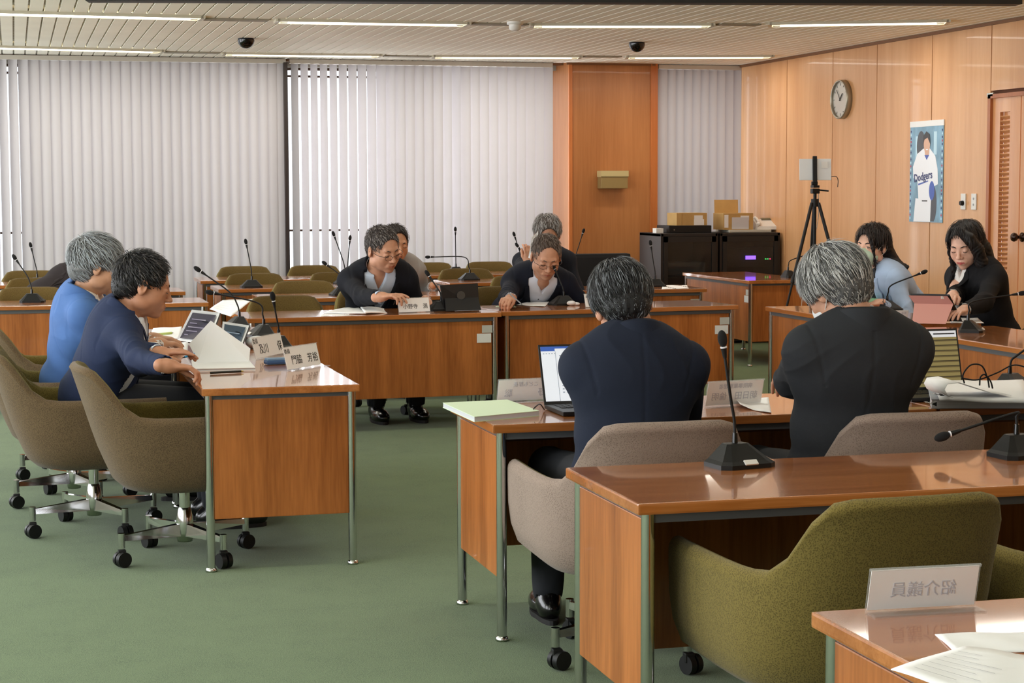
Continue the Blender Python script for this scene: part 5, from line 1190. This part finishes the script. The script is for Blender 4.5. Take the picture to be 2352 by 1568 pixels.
q = [Vector(p-p0_) for p in (p0_, p1_, p2_, p3_)]; mb = MB(); mb.raw(q+[v+Vector((.002, .004, 0)) for v in q], [(0, 1, 2, 3), (7, 6, 5, 4), (0, 4, 5, 1), (1, 5, 6, 2), (2, 6, 7, 3), (3, 7, 4, 0)]); o = mb.build('held_sheet', paper); o.location = Vector(p0_); tag(o, 'white sheet held up by the grey-haired man in the black suit', 'sheet of paper')
sheet('paper_sheet', 'white sheet on the far desk in front of the black rack', 'sheet of paper', [(1520, 664), (1582, 662), (1578, 655), (1522, 655)])
# ---------------- near desks
def laptop(label, base, rz, w, d, scr_tilt, screen_h, lid=(22, 22, 24), kind='doc'):
    t = thing('laptop', label, 'laptop', base, rad(rz)); blk = M('laptop_%d' % lid[0], lid, .4, .3)
    MB().box((0, -d/2, .009), (w, d, .014), bev=.003).build('keyboard_base', blk, t)
    mb = MB()
    for r in range(5):
        for k in range(14): mb.box((-w*.43+w*.86*(k+.5)/14, -d*.15-d*.09*r, .0172), (w*.052, d*.072, .0016))
    kb = mb.build('keyboard', blackp, t); kb['kind'] = 'stuff'
    R = Matrix.Rotation(rad(-scr_tilt), 3, 'X'); c = Vector((0, 0, .012))+R@Vector((0, .0, screen_h/2)); n = R@Vector((0, -1, 0))
    MB().box(c, (w, .006, screen_h), R=R, bev=.002).build('screen_lid', blk, t)
    def quad(mb, u0, v0, u1, v1, off): mb.raw([Vector((0, 0, .012))+R@Vector((u*w, -off, v*screen_h)) for u, v in ((u0, v0), (u1, v0), (u1, v1), (u0, v1))], [(0, 1, 2, 3)])
    if kind:
        mb = MB(); quad(mb, -.48, .06, .48, .965, .0034); sc = mb.build('display', M('display_white', (226, 232, 242), .2, emit=.42), t)
    if kind == 'doc':
        mb = MB(); mb.cur = 0; quad(mb, -.48, .93, .48, .965, .0038); quad(mb, -.48, .89, -.33, .93, .0038); mb.cur = 1; quad(mb, -.33, .06, -.325, .89, .0038)
        rr = random.Random(5)
        for k in range(12): mb.cur = 1; v = .80-.055*k; quad(mb, -.29, v, -.27, v+.018, .0040); quad(mb, -.25, v, -.25+.06+.14*rr.random(), v+.014, .0040)
        for k in range(5): quad(mb, -.46+.03*k, .84, -.445+.03*k, .855, .004)
        mb.build('page_content', None, sc, mats=[M('bar_blue', (44, 84, 168), .3, emit=.5), M('text_grey', (150, 156, 168), .4, emit=.3)])
    if kind == 'photo':
        mb = MB(); mb.cur = 0; quad(mb, -.48, .06, .48, .86, .0038)
        for k in range(9): mb.cur = 1; v = .82-.085*k; quad(mb, -.48, v-.012, .48, v, .0042); mb.cur = 2; quad(mb, -.48, v-.03, .48, v-.014, .0041)
        mb.cur = 3; quad(mb, .20, .905, .46, .925, .0042); mb.cur = 4; quad(mb, -.1, .915, -.06, .93, .0042)
        mb.build('page_content', None, sc, mats=[M('slat_gold', (136, 124, 78), .3, emit=.45), M('slat_dark', (44, 38, 26), .4), M('slat_mid', (100, 88, 52), .3, emit=.3), M('slat_text', (40, 40, 44), .5), M('dot_green', (90, 180, 110), .4, emit=.4)])
    return t
pl, pr2 = PZ(1248, 950, .7), PZ(1398, 943, .7)
b_ = (1.885, 5.99, .7)
laptop('black laptop with an open document, in front of the man in the navy suit', b_, 0, .335, .225, 22, .214)
laptop('black laptop showing a picture of brown horizontal slats, right of the grey-haired man', tuple(PZ(2118, 905, .7)), 2, .335, .225, 14, .225, kind='photo')
cb = MB(); cb.tube(smooth_path([PZ(1222, 944, .703), PZ(1228, 936, .725), PZ(1240, 928, .73), PZ(1250, 940, .705)]), .0022, 6); o = cb.build('power_cable', blackp); tag(o, 'thin black cable at the left side of the open laptop', 'cable')
sheet('paper_sheet', 'papers beside the left elbow of the grey-haired man, before the name stand', 'papers', [(1700, 938), (1772, 950), (1765, 915), (1680, 918)], lift=.003, curl=.012, curl_side=-1, lines=3)
# document pile at the right
stack('document_stack', 'thick stack of printed papers on the right-hand desk, bottom pile with a grey cover', 'papers', [(2140, 938), (2372, 938), (2352, 896), (2130, 900)], .030, group=None, cover=M('grey_cover', (150, 156, 164), .6))
sheet('document', 'stapled papers with a folded-over top sheet lying on the thick stack', 'papers', [(2158, 920), (2372, 928), (2350, 880), (2140, 882)], z=.735, thick=.012, curl=.0, lift=.012)
base_c = PZ(2150, 900, .76); 
def fold(c):
    pts = []; vs = []; fs = []
    prof = [(0, .0), (-.02, .010), (-.030, .028), (-.020, .046), (.02, .050), (.07, .034), (.13, .014), (.20, .004)]
    for x, z in prof:
        for y in (-.10, .10): vs.append((x, y, z))
    for x, z in prof:
        for y in (-.10, .10): vs.append((x, y, z-.0018))
    n = len(prof); f = [(2*i, 2*i+2, 2*i+3, 2*i+1) for i in range(n-1)]; f += [tuple(2*n+k for k in q[::-1]) for q in f]
    f += [(2*i, 2*n+2*i, 2*n+2*i+2, 2*i+2) for i in range(n-1)]+[(2*i+1, 2*i+3, 2*n+2*i+3, 2*n+2*i+1) for i in range(n-1)]
    o = mesh_obj('folded_page', np.array(vs), f, paper); o.location = tuple(c); o.rotation_euler = (0, 0, rad(-8)); return o
tag(fold(PZ(2165, 905, .752)), 'page curling over at the left end of the paper stack', 'sheet of paper')
for lb, px in (('black binder clip with wire handles on the upper papers, right of the grey-haired man', (2168, 908)), ('black binder clip on the lower stack, closest to the grey-haired man', (2150, 928))):
    p = PZ(*px, .748); t = thing('binder_clip', lb, 'clip', tuple(p), rad(70), 'binder clips')
    MB().prism([(-.012, 0), (.012, 0), (.002, .014), (-.002, .014)], lambda u, v, w: (w-.016, v, u*.6+.002), .032).build('clip_body', blackp, t)
    MB().tube([(-.008, .014, .002), (-.010, .030, .006), (0, .038, .008), (.010, .030, .006), (.008, .014, .002)], .0011, 6).build('wire_handle', chrome, t)
# tangled cables on the right
for k, (lb, pts) in enumerate((('large loop of the tangled black cables at the right edge', [(2215, 880, .71), (2212, 860, .76), (2230, 838, .80), (2255, 840, .80), (2268, 868, .75), (2272, 890, .705)]), ('small loop of the tangled black cables at the right edge', [(2250, 885, .71), (2252, 866, .75), (2262, 860, .77), (2275, 875, .73), (2280, 892, .70)]), ('black cable arching over the microphone base at the right edge', [(2208, 868, .72), (2245, 872, .73), (2290, 856, .79), (2330, 838, .82), (2375, 850, .79)]))):
    zb = 6.05; ps = [PD(x, y, zb) for x, y, _ in pts]
    for q in ps: q[2] = max(q[2], .704)
    o = MB().tube(smooth_path(ps), .0026, 6).build('cable', blackp); tag(o, lb, 'cable', 'tangled cables')
# nearest desk papers
sheet('paper_sheet', 'white sheet hanging over the near corner of the nearest desk', 'sheet of paper', [(2130, 1600), (2440, 1640), (2352, 1490), (2046, 1545)][0:0] or [(2046, 1543), (2330, 1640), (2420, 1520), (2215, 1488)], lines=7, lift=.004)
sheet('paper_sheet', 'white sheet with a clipped left corner on the nearest desk', 'sheet of paper', [(2190, 1497), (2400, 1500), (2400, 1452), (2147, 1457)], lift=.001, lines=0)
# women's desk
t = thing('laptop', 'silver laptop seen from behind, in front of the woman with the face mask', 'laptop', (4.93, 10.30, .7), rad(-112)); sil = M('laptop_silver', (176, 176, 182), .35, .5)
MB().box((0, -.10, .008), (.31, .21, .012), bev=.004).build('keyboard_base', sil, t); R = Matrix.Rotation(rad(-18), 3, 'X'); MB().box(Vector((0, 0, .012))+R@Vector((0, 0, .105)), (.31, .006, .215), R=R, bev=.003).build('screen_lid', sil, t)
mb = MB()
for u in (-.014, .002):
    for v in (.095, .111): mb.box(Vector((0, 0, .012))+R@Vector((u+.006, .0036, v+.008)), (.013, .0012, .013), R=R)
mb.build('emblem', M('emblem_bronze', (150, 104, 84), .4), t)
stack('document_folder', 'bright green folder standing behind the silver laptop', 'folder', [(1990, 702), (2016, 708), (2022, 690), (1996, 688)], .05, cover=M('folder_green', (150, 208, 160), .6), mat=M('folder_green', (150, 208, 160), .6))
a1, a2 = PZ(2095, 742, .703), PZ(2172, 744, .703)
pk = M('case_pink', (222, 160, 148), .6); t = thing('tablet', 'tablet in a pink folding case in front of the woman in the black jacket', 'tablet', tuple(a1))
dv = Vector(a2-a1); dv.z = 0; L_ = dv.length; ux = dv.normalized(); uy = Vector((-ux.y, ux.x, 0))
def Q_(u, v, w): return ux*u+uy*v+Vector((0, 0, w))
def slab(mb, q, n, th): mb.raw([p for p in q]+[p+n*th for p in q], [(0, 1, 2, 3), (7, 6, 5, 4), (0, 4, 5, 1), (1, 5, 6, 2), (2, 6, 7, 3), (3, 7, 4, 0)])
mb = MB(); slab(mb, [Q_(0, 0, 0), Q_(L_, 0, 0), Q_(L_+.03, .05, .105), Q_(0, .05, .105)], uy, .004); mb.build('lower_flap', pk, t)
mb = MB(); slab(mb, [Q_(0, .052, .105), Q_(L_+.03, .052, .105), Q_(L_+.0, .035, .150), Q_(-.03, .035, .150)], uy, .004); mb.build('upper_flap', M('case_pink_dark', (204, 142, 134), .6), t)
mb = MB(); slab(mb, [Q_(-.02, .045, .152), Q_(L_+.01, .045, .152), Q_(L_+.06, .16, .004), Q_(.03, .16, .004)], Vector((0, 0, 1)), .008); mb.build('tablet_body', M('tab_back_22', (22, 23, 25)), t)
mb = MB(); mb.box(Q_(L_-.02, .040, .142), (.03, .004, .014)); mb.build('camera_cutout', M('rail_white', (232, 232, 230)), t)
sheet('paper_sheet', 'papers lying under the hands of the woman in black, right of the pink case', 'papers', [(2185, 742), (2260, 742), (2245, 730), (2190, 730)])
# ---------------- racks, boxes, phone
def rack(label, x0, x1, y0=16.12, d=.60, h=1.03, glass=None, kind=0):
    t = thing('equipment_rack', label, 'rack', ((x0+x1)/2, y0+d/2, 0), 0, 'black equipment racks'); w = x1-x0
    bl = M('rack_black', (22, 21, 22), .45); br = M('rack_side', (34, 24, 20), .5)
    mb = MB(); mb.cur = 1
    for s in (-1, 1): mb.box((s*(w/2-.012), 0, h/2+.02), (.024, d, h-.04))
    mb.box((0, d/2-.01, h/2), (w-.05, .02, h-.06)); mb.cur = 0; mb.box((0, 0, h-.015), (w, d, .03), bev=.004); mb.box((0, 0, .05), (w, d, .06))
    for z in (.36, .62): mb.box((0, 0, z), (w-.05, d-.06, .012))
    mb.build('cabinet', None, t, mats=[bl, br])
    mb = MB(); fw = w-.05
    mb.box((-fw/2+.02, -d/2-.008, h/2+.02), (.04, .016, h-.10)); mb.box((fw/2-.02, -d/2-.008, h/2+.02), (.04, .016, h-.10)); mb.box((0, -d/2-.008, h-.055), (fw, .016, .05)); mb.box((0, -d/2-.008, .115), (fw, .016, .05)); dr = mb.build('door_frame', bl, t)
    MB().box((0, -d/2-.006, h/2+.02), (fw-.07, .004, h-.18)).build('glass_door', M('dark_glass', (40, 44, 46), .04, alpha=.35, spec=.9), dr)
    return t
t = rack('black equipment rack with a glass door, left one', 5.74, 6.30)
MB().box((-.02, -.05, .70), (.42, .34, .12), bev=.01).build('equipment', M('equip_grey', (74, 82, 84), .4), t); MB().box((.05, -.08, .40), (.20, .20, .05), bev=.01).build('equipment', M('equip_white', (190, 200, 204), .4), t)
t = rack('black equipment rack with a violet display, right one by the wall', 6.32, 6.92)
MB().box((0, -.06, .80), (.50, .40, .18), bev=.006).build('amplifier', blackp, t); MB().box((0, -.315, .80), (.10, .008, .035)).build('violet_display', M('violet_glow', (120, 80, 250), .3, emit=2.2), t)
for k, c in enumerate(((70, 200, 90), (80, 190, 110), (230, 60, 110))): MB().cyl((.15+.022*k, -.312, .785), (.15+.022*k, -.322, .785), .006, n=10).build('indicator_lamp', M('led_%d' % k, c, .4, emit=1), t)
cbx = M('cardboard', (186, 150, 92), .85, var=.08); wl_ = M('label_white', (232, 232, 230), .6)
def carton(label, px, z, w, d, h, open_=False, rz=0):
    p = PY(px[0], px[1], 16.42); t = thing('cardboard_box', label, 'box', (p[0], 16.42, z), rad(rz)); MB().box((0, 0, h/2), (w, d, h)).build('carton', cbx, t)
    MB().box((w/2-.085, -d/2-.001, h-.045), (.085, .002, .045)).build('label', wl_, t)
    if open_:
        MB().box((-.02, d/2+.0, h+.06), (w*.8, .004, .13), R=Matrix.Rotation(rad(-4), 3, 'X')).build('flap', cbx, t); MB().box((.02, -d/2-.002, .062), (.17, .002, .11)).build('paper_on_box', M('grey_sheet', (200, 200, 204), .6), t)
        MB().box((-w/2+.03, -d/2-.001, .08), (.04, .002, .12)).build('tape', wl_, t)
    else: MB().box((w/2-.08, -d/2-.002, .03), (.10, .002, .055)).build('tag_paper', wl_, t); MB().box((-w/2+.05, -d/2-.001, h/2), (.004, .002, h)).build('tape', M('tape_brown', (160, 124, 72), .5), t)
    return t
p = PY(1577, 521, 16.35); t = thing('black_case', 'low black equipment case on the left rack, under a cardboard box', 'case', (p[0], 16.42, 1.031)); MB().box((0, 0, .035), (.42, .34, .068), bev=.006).build('case_body', blackp, t); MB().cyl((-.16, -.17, .03), (-.16, -.176, .03), .006).build('latch', dchrome, t)
carton('low cardboard box on top of the black case, with white labels', (1578, 500), 1.100, .30, .26, .115)
carton('open cardboard box with a raised flap beside the telephone', (1684, 500), 1.031, .30, .26, .155, True)
o = MB().box((0, 0, .012), (.42, .36, .022), bev=.003).build('tray', M('tray_beige', (200, 196, 182), .5)); o.location = (6.68, 16.44, 1.031-.0); tag(o, 'thin beige board under the telephone on the right rack', 'board')
o = MB().box((0, 0, .022), (.07, .10, .044), bev=.002).build('small_white_box', white_p); p = PY(1506, 520, 16.3); o.location = (p[0]+.03, 16.32, 1.031); tag(o, 'small white box at the left end of the left rack', 'box')
for ob in ('small_white_box',): pass
bpy.data.objects['cardboard_box.001'].location.z = 1.055
p = PY(1752, 520, 16.36); t = thing('telephone', 'white desk telephone with a display on the right rack', 'telephone', (p[0]+.03, 16.38, 1.055), rad(-8))
mb = MB(); mb.prism([(-.09, 0), (.10, 0), (.10, .085), (.06, .095), (-.09, .03)], lambda u, v, w: (w-.10, u, v), .20); mb.build('phone_body', white_p, t)
MB().box((.03, .055, .098), (.11, .045, .004), R=Matrix.Rotation(rad(18), 3, 'X')).build('display', M('lcd', (96, 96, 72), .3), t)
MB().tube(smooth_path([(-.075, .08, .105), (-.080, .04, .110), (-.082, -.02, .085), (-.078, -.08, .055)]), [.022]+[.014]*22+[.020, .022], 10).build('handset', white_p, t) if False else MB().ell((-.075, .075, .100), (.024, .026, .02)).ell((-.080, -.075, .055), (.024, .026, .02)).tube([(-.075, .075, .110), (-.079, 0, .098), (-.080, -.075, .066)], .014, 10).build('handset', white_p, t)
MB().tube([(-.10+.012*cos(k*.9), -.10+.004*(k/6), .05+.010*sin(k*.9)-.0012*k) for k in range(60)], .004, 6).build('coiled_cord', white_p, t)
# ---------------- tripod with tablet
X0, Y0 = PX(1872, 440, 5.95)[:2]; t = thing('tripod', 'tall black tripod in front of the wood wall', 'tripod', (X0, Y0, 0)); k_ = 1.41
MB().cyl((0, 0, .95), (0, 0, 1.40), .013, n=12).build('center_column', blackp, t); MB().cyl((0, 0, 1.30), (0, 0, 1.36), .030, n=16).build('shoulder', blackp, t)
hd_ = MB().box((0, 0, 1.42), (.06, .05, .04), bev=.008).box((0, 0, 1.455), (.05, .06, .02), bev=.004).build('pan_head', blackp, t); MB().cyl((.02, 0, 1.43), (.10, -.03, 1.42), .006).build('pan_handle', blackp, hd_)
for q in range(3):
    a = rad(120*q+195); d = Vector((cos(a), sin(a), 0)); top = d*.03+Vector((0, 0, 1.33)); bot = d*.42+Vector((0, 0, .015)); md = top.lerp(bot, .45)
    lg = MB().tube([top, md], .013, 10).tube([md, bot], .009, 10).build('leg', blackp, t); MB().cyl(md-(bot-top).normalized()*.03, md+(bot-top).normalized()*.02, .018).build('leg_clamp', blackp, lg); MB().ell(bot, (.014, .014, .014)).build('rubber_foot', foam, lg)
    MB().tube([top.lerp(bot, .38), Vector((0, 0, 1.02))], .005, 6).build('brace', blackp, t)
t = thing('tablet', 'white tablet in a black clamp on top of the tripod, seen from behind', 'tablet', (X0, Y0, 1.50), rad(-14))
MB().box((0, 0, .085), (.245, .008, .165), R=Matrix.Rotation(rad(-6), 3, 'X'), bev=.003).build('tablet_body', M('tablet_white', (214, 218, 222), .35, .2), t)
MB().box((-.005, -.012, .085), (.034, .022, .205), R=Matrix.Rotation(rad(-6), 3, 'X'), bev=.006).box((-.005, 0, -.02), (.045, .04, .03), bev=.006).build('clamp', blackp, t)
MB().box((.07, -.0055, .12), (.05, .001, .05)).build('sticker', M('sticker_pale', (226, 226, 224), .5), t)
MB().tube(smooth_path([(.122, 0, .03), (.16, -.01, .03), (.175, -.01, .0), (.172, -.01, -.05)]), .003, 6).build('adapter_cable', blackp, t)
o = MB().tube(smooth_path([(X0+.03, Y0, 1.40), (X0+.05, Y0+.05, 1.20), (X0+.01, Y0+.1, .9), (X0-.05, Y0+.12, .5), (X0, Y0+.1, .004), (X0+.5, Y0+.3, .004)]), .003, 6).build('power_cable', M('cable_white', (210, 200, 190), .5)); tag(o, 'thin pale cable hanging down from the tripod', 'cable')
